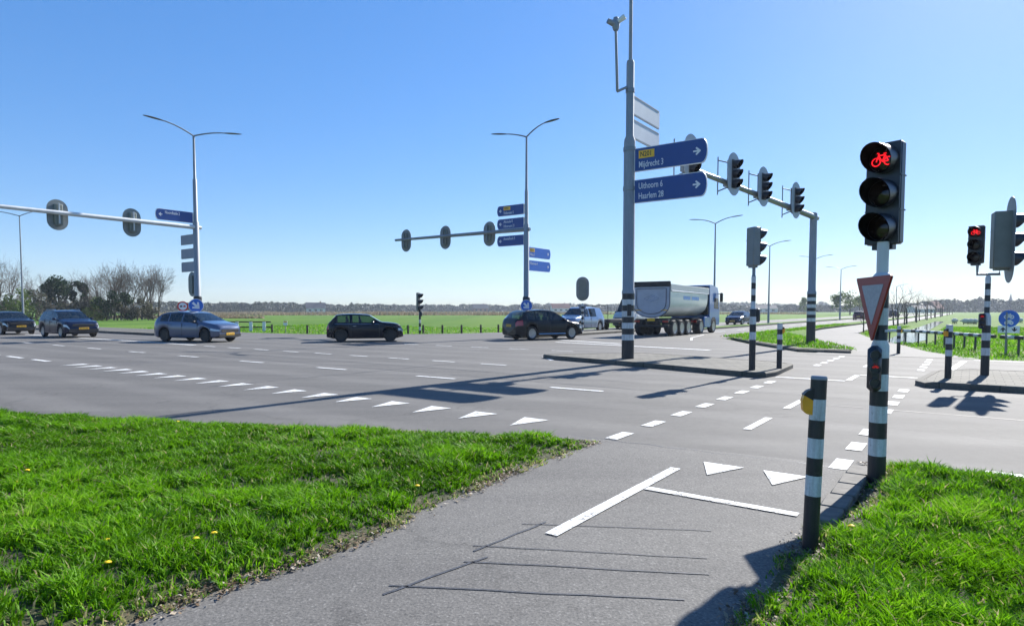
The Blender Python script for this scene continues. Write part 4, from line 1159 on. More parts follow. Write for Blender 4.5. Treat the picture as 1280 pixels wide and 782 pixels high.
    # inside and underneath
    u = MB(); u.box((0, 0, (P['clear'] + .75) / 2), (L * .86, Wd * .62, .75 - P['clear']), 0); obj('underbody_block', u, 'interior', T)  # dark box added inside the shell to block light through the wheel arches
    for sx in P['seats']:
        for sy in (-1, 1):
            m = MB(); z = interp(sx, P['belt'])
            m.box((sx, sy * Wd * .2, z - .06), (.16, .46, .56), 0, Matrix.Translation((0, 0, 0)), .05); m.box((sx - .03, sy * Wd * .2, z + .30), (.10, .27, .17), 0, None, .04); obj('seat', m, 'interior', T)
    fx = hl + .004
    for nm, (zc, h, wv, m) in P['fascia'].items():
        g_ = MB(); y = Wd / 2 * wv
        poly = [(-y, zc - h / 2 + h * .25), (-y * .94, zc - h / 2), (y * .94, zc - h / 2), (y, zc - h / 2 + h * .25), (y * .97, zc + h / 2), (-y * .97, zc + h / 2)]
        g_.prism(poly, -.012 - hl * 0, .012, 0, Matrix.Translation((hl + P.get('nose', 0), 0, 0)) @ Matrix.Rotation(R(-90), 4, 'Z')); obj(nm, g_, m, T)
    for sx, zc in ((hl + .02, P['plate_f']), (-hl - .015, P['plate_r'])):
        g_ = MB(); g_.box((sx, 0, zc), (.014, .52, .12), 0, None, .004); o = obj('number_plate', g_, 'number_plate', T)
        q = MB(); s = 1 if sx > 0 else -1
        for j, y in enumerate((-.18, -.11, -.02, .05, .13, .19)): q.box((sx + .0085 * s, y, zc), (.002, .035, .065)); 
        obj('plate_characters', q, 'black', o, smooth=False)
    for s in (1, -1):
        m = MB(); mx, mz = P['mirror']
        m.box((0, 0, 0), (.12, .20, .13), 0, Matrix.Translation((mx, s * (Wd / 2 + .06), mz)), .04); m.box((mx + .02, s * (Wd / 2 - .04), mz - .04), (.06, .12, .04), 0); obj('mirror', m, P.get('mirror_mat', P['paint']), T)
        for a in ax: wheel(T, (a, s * (Wd / 2 - .125), wr), wr, .21, P.get('rim', 'rim_silver'), s, P.get('spokes', 5))
    for nm, segs in P.get('trim', {}).items():
        m = MB()
        for pts, r_ in segs:
            for s in (1, -1): m.tube([(x, s * y, z) for x, y, z in pts], r_, 6)
        obj(nm, m, P.get('trim_mat', 'chrome'), T)
    return T

B = dict(L=4.42, W=1.80, wr=.335, axles=[-1.30, 1.43], clear=.20, paint='paint_greyblue', taper=.24,
         top=[(-2.21, .82), (-2.18, 1.0), (-2.02, 1.12), (-1.66, 1.42), (-1.3, 1.52), (-.5, 1.57), (.1, 1.53), (.35, 1.47), (1.22, 1.06), (1.35, 1.03), (1.9, .94), (2.10, .87), (2.18, .80), (2.21, .72)],
         belt=[(-2.21, .92), (-1.9, 1.04), (-.5, 1.0), (1.1, .96), (1.35, .93), (2.21, .70)], side_glass=[(-1.58, -1.08), (-1.0, -.12), (-.04, .86)],
         screen=(.38, 1.20), rear=(-2.0, -1.68), doors=[(-.98, -.08), (-.08, .98)], seats=(-1.0, -.1),
         fascia=dict(grille=(.58, .17, .62, 'black'), intake=(.34, .14, .8, 'black'), grille_bar=(.585, .025, .60, 'chrome')), plate_f=.42, plate_r=.80, mirror=(.82, 1.03), hl_len=.50, spokes=10, rim='rim_dark', mirror_mat='black')
car('parked_car' if False else 'car', 'grey-blue hatchback turning in front of the left gantry pole', Vector((-16.45, 33.0, 0)), (.937, -.349), B, 'cars at the crossing')
SUV = dict(L=4.60, W=1.85, wr=.355, axles=[-1.32, 1.42], clear=.22, paint='paint_navy', taper=.20,
           top=[(-2.3, .78), (-2.28, 1.0), (-2.15, 1.15), (-1.8, 1.52), (-1.6, 1.58), (-.5, 1.62), (.1, 1.58), (.32, 1.52), (1.10, 1.08), (1.25, 1.05), (2.0, .96), (2.2, .88), (2.27, .72), (2.3, .60)],
           belt=[(-2.3, .98), (-1.9, 1.08), (-.5, 1.05), (1.0, 1.02), (1.25, .99), (2.3, .82)], side_glass=[(-1.8, -1.2), (-1.12, -.2), (-.12, .80)],
           screen=(.34, 1.08), rear=(-2.12, -1.82), doors=[(-1.0, -.12), (-.12, .92)], seats=(-1.0, -.1),
           fascia=dict(grille=(.74, .12, .62, 'black'), intake=(.42, .20, .82, 'black'), grille_bar=(.80, .022, .60, 'chrome')), plate_f=.55, plate_r=.85, mirror=(.78, 1.1), hl_len=.45,
           trim=dict(roof_rail=[([(-1.6, .60, 1.60), (-1.4, .62, 1.645), (-.1, .63, 1.655), (.1, .62, 1.61)], .018)]), trim_mat='chrome')
car('car', 'dark navy estate car with roof rails second from the left edge', Vector((-27.1, 38.6, 0)), (.81, -.585), SUV, 'cars at the crossing')
S2 = dict(SUV); S2.update(paint='paint_black', L=4.3, axles=[-1.25, 1.30],
          top=[(-2.15, .8), (-2.13, 1.0), (-2.0, 1.12), (-1.7, 1.45), (-1.5, 1.50), (-.5, 1.53), (.1, 1.5), (.3, 1.45), (1.0, 1.06), (1.15, 1.03), (1.85, .95), (2.05, .88), (2.12, .74), (2.15, .60)],
          belt=[(-2.15, .98), (-1.9, 1.04), (-.5, 1.02), (1.0, 1.0), (1.25, .97), (2.15, .82)], side_glass=[(-1.7, -1.15), (-1.08, -.2), (-.12, .75)], screen=(.32, .98), rear=(-1.98, -1.72), mirror=(.72, 1.06))
S2['trim'] = dict(daytime_light=[([(2.12, .72, .76), (2.13, .70, .55)], .028), ([(2.14, .55, .36), (2.10, .78, .36)], .03)])
car('car', 'black compact car cut by the left edge of the photo', Vector((-34.3, 43.2, 0)), (.81, -.585), S2, 'cars at the crossing')
MN = dict(L=3.84, W=1.73, wr=.325, axles=[-1.20, 1.26], clear=.17, paint='paint_mini', taper=.30,
          top=[(-1.92, .62), (-1.90, .86), (-1.84, .97), (-1.74, 1.02), (-1.50, 1.33), (-1.40, 1.385), (-1.2, 1.41), (-.6, 1.43), (.10, 1.40), (.24, 1.365), (.76, 1.05), (.86, 1.00), (1.2, .985), (1.55, .94), (1.75, .87), (1.86, .76), (1.90, .66), (1.92, .52)],
          belt=[(-1.92, .86), (-1.5, .95), (1.0, .93), (1.92, .72)], side_glass=[(-1.40, -.74), (-.66, .42)], screen=(.24, .80), rear=(-1.76, -1.46), doors=[(-.68, .70)], seats=(-.9, -.25),
          fascia=dict(grille=(.56, .16, .5, 'black'), intake=(.32, .12, .7, 'black')), plate_f=.40, plate_r=.62, mirror=(.40, 1.0), hl_len=.30, tl_len=.14, rim='rim_dark', handle='chrome', spokes=8,
          trim=dict(belt_trim=[([(-1.5, .845, .915), (-.5, .85, .91), (.70, .84, .905)], .012)]))
T = car('car', 'small black three-door hatchback seen from the side in the middle of the crossing', Vector((-7.72, 33.2, 0)), (.972, .235), MN, 'cars at the crossing')
for s in (1, -1):
    m = MB(); m.lathe([(.13, 0), (.12, .04), (.06, .07), (0, .075)], 16, 0, Matrix.Translation((1.66, s * .60, .68)) @ Matrix.Rotation(R(62), 4, 'Y')); obj('headlight', m, 'head_glass', T)
    m = MB(); m.tube([(.30, s * .32, .92), (.30, s * .32, 1.02)], .06, 8)
HB = dict(L=4.50, W=1.83, wr=.345, axles=[-1.28, 1.40], clear=.19, paint='paint_charcoal', taper=.22,
          top=[(-2.25, .80), (-2.23, 1.0), (-2.12, 1.06), (-1.72, 1.38), (-1.5, 1.45), (-.5, 1.50), (.1, 1.46), (.3, 1.41), (1.15, .98), (1.3, .95), (1.95, .84), (2.15, .74), (2.22, .64), (2.25, .54)],
          belt=[(-2.25, .94), (-1.8, 1.0), (-.5, .96), (1.1, .93), (1.3, .90), (2.25, .68)], side_glass=[(-1.58, -1.06), (-.98, -.14), (-.06, .84)], screen=(.33, 1.13), rear=(-2.08, -1.70),
          doors=[(-.95, -.1), (-.1, .95)], seats=(-.95, -.1), fascia=dict(grille=(.56, .14, .55, 'black'), intake=(.34, .16, .8, 'black')), plate_f=.42, plate_r=.72, mirror=(.78, 1.0), tl_len=.36, spokes=5,
          trim=dict(sill_trim=[([(-.85, .90, .30), (.95, .90, .30)], .03)]))
cross = car('car', 'dark grey hatchback seen from behind in front of the middle gantry', Vector((1.72, 35.4, 0)), (.86, .51), HB, 'cars at the crossing')
cross.scale = (.98, 1, 1.10)
SM = dict(HB); SM.update(paint='paint_navy')
car('car', 'small distant blue car coming along the far road behind the truck', Vector((25.6, 71.5, 0)), (-.588, -.809), SM, 'cars at the crossing')
RC = dict(MN); RC.update(paint='paint_red')
plain('paint_red', (.10, .012, .015), .3, .1, .06, 2, coat=.4)
car('car', 'tiny distant dark red car half hidden by the triangular sign', ab(-15.0, 119) , (.588, .809), RC, 'cars at the crossing')
# pickup with flat trailer, then a tall van
PK = dict(L=4.9, W=1.88, wr=.36, axles=[-1.5, 1.5], clear=.24, paint='paint_silverblue', taper=.16, cat='pickup',
          top=[(-2.45, .95), (-2.40, 1.12), (-2.3, 1.4), (-1.9, 1.78), (-.8, 1.86), (.3, 1.83), (.55, 1.77), (1.25, 1.22), (1.4, 1.18), (2.2, 1.06), (2.4, .92), (2.45, .70)],
          belt=[(-2.45, 1.06), (1.2, 1.10), (2.45, .90)], side_glass=[(-.95, .05), (.13, .98)], screen=(.58, 1.22), rear=(-2.28, -1.95), doors=[(-.1, 1.02)], seats=(-.2, .1),
          fascia=dict(grille=(.82, .18, .62, 'black'), intake=(.46, .18, .8, 'black')), plate_f=.58, plate_r=.8, mirror=(.95, 1.2))
pk = Vector((5.25, 48.6, 0)); hd = -U
car('van', 'silver-blue van behind the striped oval signal post, towing a flat trailer', pk, hd, PK)
tr = pk + U * 5.4
tr = pk + U * 5.0
T = thing('flat_trailer', 'low black flatbed trailer behind the silver-blue van', 'trailer', tr, head_yaw(hd))
m = MB(); m.box((0, 0, .66), (4.0, 2.0, .16), 0, None, .02); m.box((0, 0, .80), (4.0, 2.04, .16), 0, None, .01); obj('bed', m, 'chassis', T)
m = MB(); m.box((2.3, 0, .55), (1.0, .12, .1)); obj('drawbar', m, 'chassis', T)
m = MB(); m.tube([(1.8, .7, .7), (1.8, .7, 2.0), (1.8, -.7, 2.0), (1.8, -.7, .7)], .03, 8); obj('headboard', m, 'chassis', T)
for x in (-.4, -1.1):
    for s in (1, -1): wheel(T, (x, s * .92, .33), .33, .2, 'rim_silver', s)
VN = dict(L=6.0, W=2.05, wr=.36, axles=[-1.7, 1.95], clear=.24, paint='paint_van', taper=.16, cat='van', tumble=.10,
          top=[(-3, 1.2), (-2.98, 2.6), (-2.9, 2.72), (-1, 2.80), (1.0, 2.76), (1.4, 2.62), (2.35, 1.45), (2.5, 1.36), (2.85, 1.15), (2.95, .95), (3, .70)],
          belt=[(-3, 1.25), (2.3, 1.25), (3, .9)], side_glass=[(1.0, 2.0)], screen=(1.42, 2.34), rear=(-9, -8), doors=[(.9, 2.05)], seats=(.9,),
          fascia=dict(grille=(.85, .22, .7, 'black'), intake=(.48, .2, .8, 'black')), plate_f=.55, plate_r=.8, mirror=(1.95, 1.45), mirror_mat='black')
car('van', 'tall beige van half hidden behind the banded foot of the sign mast', pk + U * 10.3 - RR * .1, hd, VN)
for i, (b, lb, pn) in enumerate(((140, 'tiny distant white van on the far road beyond the trees', 'paint_van'), (170, 'tiny very distant blue car on the far road beyond the trees', 'paint_navy'))):
    Q = dict(VN if i == 0 else SUV); Q.update(paint=pn); car('van' if i == 0 else 'car', lb, ab(-14.5, b), U, Q)

# tipper truck
p = Vector((8.76, 39.7, 0))
T = thing('tipper_truck', 'blue truck with a silver half-pipe tipper trailer and three trailer axles driving away', 'truck', p, head_yaw(U))
def half_pipe(x, wt, zt, zb, n=14, k=1.0):
    r = wt
    pts = [(x, -wt, zt)]
    zc = zb + r * .78
    for i in range(n + 1):
        t = math.pi * i / n; pts.append((x, -wt * math.cos(t) * k, zc - (zc - zb) * math.sin(t) ** .8 if math.sin(t) > 0 else zc))
    pts.append((x, wt, zt)); return pts
st = [(0.0, 1.22, 3.18, 1.22), (.05, 1.22, 3.18, 1.18), (3.5, 1.22, 3.14, 1.18), (6.7, 1.2, 3.10, 1.22), (7.0, 1.15, 3.08, 1.45)]
mb = MB(); S = [half_pipe(*q) for q in st]; n = len(S[0])
mb.add([v for q in S for v in q], [(i * n + k, i * n + k + 1, (i + 1) * n + k + 1, (i + 1) * n + k) for i in range(len(S) - 1) for k in range(n - 1)])
mb.add(S[-1], [tuple(range(n))]); obj('tipper_body', mb, 'tipper_alu', T, ang=30)
mb = MB(); S0 = [(x, y * 1.01, z) for x, y, z in half_pipe(0, 1.22, 3.18, 1.16)]
mb.add(S0 + [(-.07, y, z) for x, y, z in S0], [tuple(range(n)), tuple(range(2 * n - 1, n - 1, -1))] + [(k, (k + 1) % n, n + (k + 1) % n, n + k) for k in range(n)])
G = obj('tailgate', mb, 'tipper_rear', T, ang=30)
m = MB()
inn = [(-.10, y * .80, 2.2 + (z - 2.2) * .78) for x, y, z in S0]; m.tube(inn + [inn[0]], .022, 6); m.tube([(-.075, y * .985, z) for x, y, z in S0], .03, 6); obj('tailgate_ribs', m, 'tipper_rib', G)
m = MB(); dz = 2.35
m.tube([(-.075, -.5, dz), (-.075, 0, dz + .22), (-.075, .5, dz), (-.075, 0, dz - .22), (-.075, -.5, dz)], .02, 5); m.tube([(-.075, -.28, dz), (-.075, 0, dz + .12), (-.075, .28, dz), (-.075, 0, dz - .12), (-.075, -.28, dz)], .02, 5); obj('diamond_emblem', m, 'logo_grey', G)
m = MB()
for y in (-.85, .85): m.box((-.078, y, 1.62), (.01, .4, .06))
obj('reflector_strip', m, 'yellow_plate', G)
m = MB(); m.box((0, 0, 0), (.14, 2.5, .34), 0, Matrix.Translation((-.05, 0, 3.24)), .04); m.add([(0, -1.25, 3.19), (0, 1.25, 3.19), (7, 1.2, 3.1), (7, -1.2, 3.1), (0, 0, 3.42), (7, 0, 3.3)], [(0, 3, 5, 4), (1, 4, 5, 2), (2, 5, 3), (0, 4, 1)]); obj('tarp', m, 'tarp_dark', T)
m = MB()
for s in (1, -1): m.box((3.5, s * 1.235, 2.98), (7.0, .035, .42), 0, Matrix.Rotation(R(.7), 4, 'Y') @ Matrix.Translation((0, 0, .045)), .01)
obj('tarp_flap', m, 'tarp_light', T)
m = MB()
for s in (1, -1): m.tube([(.1, s * 1.25, 2.82), (6.9, s * 1.23, 2.74)], .035, 6)
obj('top_rail', m, 'tipper_rear', T)
for k, (x, wv) in enumerate(((1.5, .35), (2.0, .2), (3.0, 1.0), (4.2, .9))):
    pass
m = MB()
x = 2.2
for wv in (.16, .12, .2, .14, .18, .1, .22, .15, .17, .12, .2, .14): m.box((x + wv / 2, -1.2262, 2.42 - (x - 2) * .012), (wv, .02, .22)); x += wv + .06 + (.25 if abs(x - 3.3) < .12 else 0)
obj('side_lettering', m, 'logo_blue', T)
m = MB(); m.box((3.2, 0, .95), (6.4, .9, .30)); m.box((-.0, 0, .62), (.14, 2.3, .16), 0, None, .02); m.box((.1, .7, .82), (.2, .1, .3)); m.box((.1, -.7, .82), (.2, .1, .3)); m.box((.15, 0, 1.0), (.3, 2.2, .14)); obj('trailer_chassis', m, 'chassis', T)
m = MB(); m.box((-.08, 0, 1.02), (.02, .5, .16)); obj('number_plate', m, 'number_plate', T)
for s in (1, -1):
    m = MB(); m.box((-.10, s * .95, .92), (.06, .40, .14), 0, None, .02); obj('tail_light', m, 'tail_red', T)
    for x in (.75, 1.95, 3.15): wheel(T, (x, s * 1.06, .50), .50, .38, 'rim_silver', s, 10)
    wheel(T, (5.5, s * 1.02, .50), .50, .5, 'rim_silver', s, 10); wheel(T, (8.1, s * 1.08, .50), .50, .33, 'rim_silver', s, 10)
    m = MB(); m.box((6.85, s * 1.16, .78), (1.3, .12, .75), 0, None, .05); obj('side_skirt', m, 'paint_truckblue', T)
    m = MB(); m.box((4.75, s * 1.0, .86), (.05, .4, .16)); obj('tractor_tail_light', m, 'tail_red', T)
    m = MB(); m.box((9.0, s * 1.48, 2.55), (.14, .22, .65), 0, None, .05); m.tube([(9.0, s * 1.2, 2.8), (9.0, s * 1.42, 2.8)], .025, 6); obj('mirror', m, 'black', T)
m = MB(); m.box((6.6, 0, .85), (4.2, .9, .3)); m.box((5.0, 0, 1.05), (1.4, 2.2, .05)); obj('tractor_chassis', m, 'chassis', T)
m = MB(); m.prism([(7.25, .55), (9.35, .55), (9.42, .9), (9.35, 1.7), (9.15, 2.9), (8.9, 3.25), (7.6, 3.42), (7.25, 3.40)], -1.22, 1.22, 0); C = obj('cab', m, 'paint_truckblue', T)
for s in (1, -1):
    m = MB(); m.prism([(8.15, 1.75), (9.2, 1.7), (9.05, 2.5), (8.2, 2.5)], s * 1.222, s * 1.228, 0); obj('side_window', m, 'window_dark', C)
    m = MB(); m.prism([(7.55, .62), (8.65, .62), (8.6, .95), (8.35, 1.12), (7.85, 1.12), (7.6, .95)], s * 1.222, s * 1.23, 0); obj('wheel_arch', m, 'black', C)
m = MB(); m.box((7.15, 1.0, 2.3), (.3, .3, 2.0), 0, None, .05); m.box((7.15, -1.0, 2.3), (.3, .3, 2.0), 0, None, .05); m.box((7.2, 0, 2.3), (.1, 2.2, 2.0)); obj('cab_fairing', m, 'chassis', C)

# ------------------------------------------------------------------ trees
def bare_tree(seed, h, spread=.35, levels=5, upright=.6, twig_r=.010, dens=1.0):
    r = random.Random(seed); tr_, cr_ = MB(), MB()
    def grow(p, d, ln, rad, lv):
        n = 3 if lv < 2 else 2
        pts = [p]; rads = [rad]
        for i in range(n):
            d = (d + Vector((r.uniform(-1, 1), r.uniform(-1, 1), r.uniform(-.4, .8) * upright)) * .16).normalized()
            pts.append(pts[-1] + d * ln / n); rads.append(rad * (1 - .35 * (i + 1) / n))
        (tr_ if lv <= 1 else cr_).tube(pts, rads, 6 if lv <= 1 else 3, 0, False)
        if lv >= levels: return
        kids = {0: 5, 1: 4, 2: 4, 3: 3, 4: 3}.get(lv, 2)
        kids = max(2, int(kids * dens + r.random() * .8))
        for k in range(kids):
            t = r.uniform(.35, 1.0) if k else 1.0
            i = min(n - 1, int(t * n)); q = pts[i].lerp(pts[i + 1], min(1, t * n - i))
            an = r.uniform(0, 2 * math.pi); sp = spread * r.uniform(.6, 1.4) * (.45 if k == 0 else 1)
            x = d.orthogonal().normalized(); y = d.cross(x)
            nd_ = (d + (x * math.cos(an) + y * math.sin(an)) * sp * 2 + Vector((0, 0, .25 * upright))).normalized()
            grow(q, nd_, ln * r.uniform(.55, .8) * (1.0 if k == 0 else .9), max(twig_r, rads[-1] * (.75 if k == 0 else .5)), lv + 1)
    grow(Vector((0, 0, -.2)), Vector((0, 0, 1)), h * .36, h * .017, 0)
    return tr_, cr_
def leaf_cloud(seed, blobs, n, size, squash=1.0):
    r = np.random.default_rng(seed); V = []; tint = []
    wts = np.array([b[3] ** 2 for b in blobs]); wts = wts / wts.sum()
    idx = r.choice(len(blobs), n, p=wts)
    B_ = np.array(blobs)
    d = r.normal(size=(n, 3)); d /= np.linalg.norm(d, axis=1)[:, None]
    rad = r.random(n) ** .45
    C_ = B_[idx, :3] + d * (B_[idx, 3] * rad)[:, None] * np.array([1, 1, squash])
    ok = vnoise(C_[:, 0] + C_[:, 2] * .7 + 50, C_[:, 1] + C_[:, 2] * .9 + 50, size * 3.2, seed) > .30
    C_ = C_[ok]; n = len(C_); idx = idx[ok]
    a = r.normal(size=(n, 3)); a /= np.linalg.norm(a, axis=1)[:, None]
    b = np.cross(a, r.normal(size=(n, 3))); b /= np.linalg.norm(b, axis=1)[:, None]
    s = (size * r.uniform(.5, 1.2, n))[:, None]
    V = np.stack([C_ - a * s * .5, C_ + b * s * .32, C_ + a * s * .5, C_ - b * s * .32], 1).reshape(-1, 3)
    i = np.arange(n) * 4
    t = np.clip(r.random(n) * .6 + .4 * np.modf(idx * .618)[0], 0, 1)
    return V, np.stack([i, i + 1, i + 2, i + 3], 1), np.repeat(t, 4)
def blob_set(seed, w_, h_, n, z0=.0):
    r = random.Random(seed); out = []
    for k in range(n):
        t = r.random(); z = z0 + h_ * (.12 + .8 * t); wv = w_ * math.sin(math.pi * (.18 + .7 * t)) ** .8
        out.append((r.uniform(-1, 1) * wv * .6, r.uniform(-1, 1) * wv * .6, z, w_ * r.uniform(.28, .5)))
    return out
# bare trees of the left-hand wood
protos = []
for i, (sd, hh, sp, up) in enumerate(((3, 11.0, .36, .75), (8, 10.4, .40, .65), (12, 11.4, .33, .8), (21, 9.0, .46, .5))):
    Tt = thing('bare_tree', '', 'tree', (0, 0, 0), 0, 'leafless trees of the wood at the left')
    a, b = bare_tree(sd, hh, sp, 5, up, .010, 1.0)
    obj('trunk', a, 'bark', Tt); obj('crown', b, 'twig', Tt); protos.append(Tt)
spots = [(2, 96, 3, 1.15), (16, 100, 1, 1.05), (-12, 95, 3, 1.2), (40, 118, 1, .85), (66, 125, 0, .85), (80, 122, 2, .8), (100, 118, 3, .8), (118, 112, 1, .88),
         (128, 108, 0, .92), (136, 112, 2, 1.0), (143, 106, 0, .98), (152, 108, 2, .95), (160, 112, 1, 1.02), (178, 110, 2, 1.0), (185, 112, 1, 1.02), (192, 109, 0, .97), (199, 112, 2, .95), (46, 120, 2, .9), (92, 126, 1, .9), (124, 118, 3, 1.0), (140, 120, 2, 1.05), (156, 119, 1, 1.05), (168, 120, 0, 1.0), (190, 119, 2, .98), (111, 116, 0, .9)]
used = [False] * 4
for k, (px, Y, j, s) in enumerate(spots):
    o = protos[j] if not used[j] else dup(protos[j]); used[j] = True
    X = (px - 640) * Y / 790; o.location = (X, Y, -.05); o.rotation_euler = (0, 0, k * 1.7); o.scale = (s, s, s)
    o['label'] = ('big bare spreading tree at the left edge of the photo' if px < 30 else 'leafless tree poking up behind the evergreens at the left' if px < 105 else
                  'tall bare tree in the leafless grove right of the evergreens')
def bush(name, label, cat, px, Y, wd, h, mat, n, size, seed, group, trunk=False, z0=0):
    X = (px - 640) * Y / 790
    o = None
    T = thing(name, label, cat, (X, Y, -.05), 0, group)
    V, F, t = leaf_cloud(seed, blob_set(seed, wd, h, 9, z0), n, size)
    f = numpy_mesh('crown' if trunk else 'foliage', V, F, [], mat, t); f.parent = T
    m = MB()
    if trunk: m.tube([(0, 0, -.1), (.05, 0, h * .3 + z0 * .6), (0, .05, h * .6 + z0)], [h * .03, h * .024, h * .01], 7)
    else:
        for k in range(4): m.tube([(0, 0, -.1), (math.cos(k * 1.6) * wd * .3, math.sin(k * 1.6) * wd * .3, h * .55)], [.05, .02], 5)
    obj('trunk' if trunk else 'stem', m, 'bark', T)
    return T
grp = 'bushes and evergreens of the wood at the left'
bush('evergreen_tree', 'large dark rounded evergreen between the lamp post and the navy car', 'tree', 74, 108, 3.6, 7.4, 'leaf_dark', 5200, .42, 41, grp, True, .3)
bush('evergreen_tree', 'smaller dark pointed evergreen right of the large one', 'tree', 102, 110, 1.8, 6.8, 'leaf_dark', 2800, .38, 42, grp, True, .2)
bush('evergreen_tree', 'low dark evergreen left of the large rounded one', 'tree', 62, 112, 2.0, 6.4, 'leaf_dark', 2600, .38, 43, grp, True, .2)
for k, (px, Y, wd, h, mat, lb) in enumerate([
    (6, 92, 3.0, 4.4, 'leaf_brown', 'brown-green bush under the big bare tree at the left edge'), (22, 90, 2.6, 4.8, 'leaf_spring', 'yellow-green bush left of the far-left lamp post'),
    (40, 104, 2.4, 5.0, 'leaf_spring', 'bright yellow-green bush just right of the far-left lamp post'), (52, 100, 2.6, 4.2, 'leaf_brown', 'brown bush below the dark evergreens'),
    (66, 98, 2.5, 3.4, 'leaf_brown', 'low brown bush behind the navy car'), (86, 100, 2.6, 3.2, 'leaf_brown', 'wide brown bush behind the roof of the navy car'),
    (108, 101, 2.6, 3.6, 'leaf_brown', 'brown bush at the foot of the pointed evergreen'), (121, 100, 2.0, 3.2, 'leaf_spring', 'green bush at the left foot of the leafless grove'),
    (134, 99, 2.3, 4.6, 'leaf_dark', 'dark ivy-covered bush in the middle of the leafless grove'), (147, 101, 2.0, 3.6, 'leaf_brown', 'brown upright bush among the leafless trunks'),
    (160, 102, 1.7, 4.2, 'leaf_dark', 'ivy-covered dark bush right of the grove centre'), (172, 101, 1.6, 3.8, 'leaf_brown', 'narrow brown bush near the right end of the grove'),
    (186, 104, 1.8, 2.6, 'leaf_brown', 'low brown bush at the right end of the grove'), (128, 103, 1.8, 2.6, 'leaf_spring', 'small fresh green bush in front of the leafless grove')]):
    bush('bush', lb, 'bush', px, Y, wd, h, mat, 1500, .34, 60 + k, grp)
# far rounded trees (right), just coming into leaf
for k, (px, Y, wd, h, lb) in enumerate([(1049, 215, 3.4, 6.4, 'round fresh-green tree behind the fourth street lamp'), (1062, 222, 4.2, 7.2, 'largest round fresh-green tree left of the triangular sign'),
                                        (1074, 230, 3.4, 6.4, 'round fresh-green tree just left of the triangular sign'), (1005, 300, 3.6, 6.2, 'far small green tree left of the gantry pole')]):
    bush('leafy_tree', lb, 'tree', px, Y, wd, h, 'leaf_spring', 1600, .55, 90 + k, 'green trees beyond the far road', True, 1.0)
# young trees along the far road
yt = []
for sd in (31, 33, 37):
    Tt = thing('young_tree', '', 'tree', (0, 0, 0), 0, 'young bare trees along the far road')
    a, b = bare_tree(sd, 6.6, .34, 4, .7, .009, .72); obj('trunk', a, 'bark', Tt); obj('crown', b, 'twig', Tt); yt.append(Tt)
used = [False] * 3
bs = [53, 76, 80, 85, 90, 96, 102, 109, 118, 127, 137, 148, 160, 173, 187, 202, 218, 235, 255, 277, 300]
for k, b in enumerate(bs):
    j = k % 3; o = yt[j] if not used[j] else dup(yt[j]); used[j] = True
    o.location = ab(-6.4 + .4 * math.sin(k * 2.3), b, -.05); o.rotation_euler = (0, 0, k * 2.1); s = .82 + .25 * math.sin(k * 1.9) ** 2; s *= .55 if b == 53 else .68 + b / 800; o.scale = (s,) * 3
    o['label'] = 'thin bare sapling standing right by the triangular sign' if b == 53 else 'young bare roadside tree in the row beyond the ditch'

# far woods: one mass along the horizon
def far_wood(name, pts, n, size, seed, mat='far_wood'):
    r = np.random.default_rng(seed); xs_ = np.array([q[0] for q in pts], float); Ys = [q[1] for q in pts]; tops = [q[2] for q in pts]
    px = r.uniform(xs_[0], xs_[-1], n); Y = np.interp(px, xs_, Ys) + r.uniform(-25, 25, n); tp = np.interp(px, xs_, tops)
    prof = .48 + .40 * vnoise(px, px * 0 + seed, 13, seed) * (.4 + .9 * vnoise(px, px * 0 + 3, 41, seed + 1)) + .22 * vnoise(px, px * 0, 4, seed + 2)
    hmax = tp * .88 * np.clip(prof, .3, 1.25) * Y / 790 + EYE
    z = hmax * r.random(n) ** 1.0
    C_ = np.c_[(px - 640) * Y / 790, Y, z]
    a = r.normal(size=(n, 3)) * np.array([.8, .8, 1.3]); a /= np.linalg.norm(a, axis=1)[:, None]
    b = np.cross(a, r.normal(size=(n, 3))); b /= np.linalg.norm(b, axis=1)[:, None]
    s = (size * r.uniform(.4, 1.2, n) * Y / 500)[:, None]
    V = np.stack([C_ - a * s * .5, C_ + b * s * .28, C_ + a * s * .5, C_ - b * s * .28], 1).reshape(-1, 3); i = np.arange(n) * 4
    t = np.clip(r.random(n) * .5 + .55 * vnoise(px, px * 0 + 7, 6, seed + 5), 0, 1)
    o = numpy_mesh(name, V, np.stack([i, i + 1, i + 2, i + 3], 1), [], mat, np.repeat(t, 4)); o['kind'] = 'stuff'; return o
far_wood('far_woods', [(-420, 400, 14), (-60, 420, 15), (120, 430, 15), (210, 430, 14), (260, 440, 13), (330, 460, 13), (420, 520, 11), (520, 640, 9), (640, 700, 9), (760, 700, 9), (900, 620, 9), (980, 560, 9), (1060, 560, 8), (1120, 530, 10), (1150, 510, 15), (1200, 500, 18), (1240, 480, 17), (1290, 470, 21), (1400, 470, 20), (1750, 450, 18)], 90000, 2.3, 71)
far_wood('far_woods', [(640, 900, 10), (760, 900, 10), (900, 900, 11), (1060, 900, 10), (1300, 900, 12)], 14000, 2.6, 77)
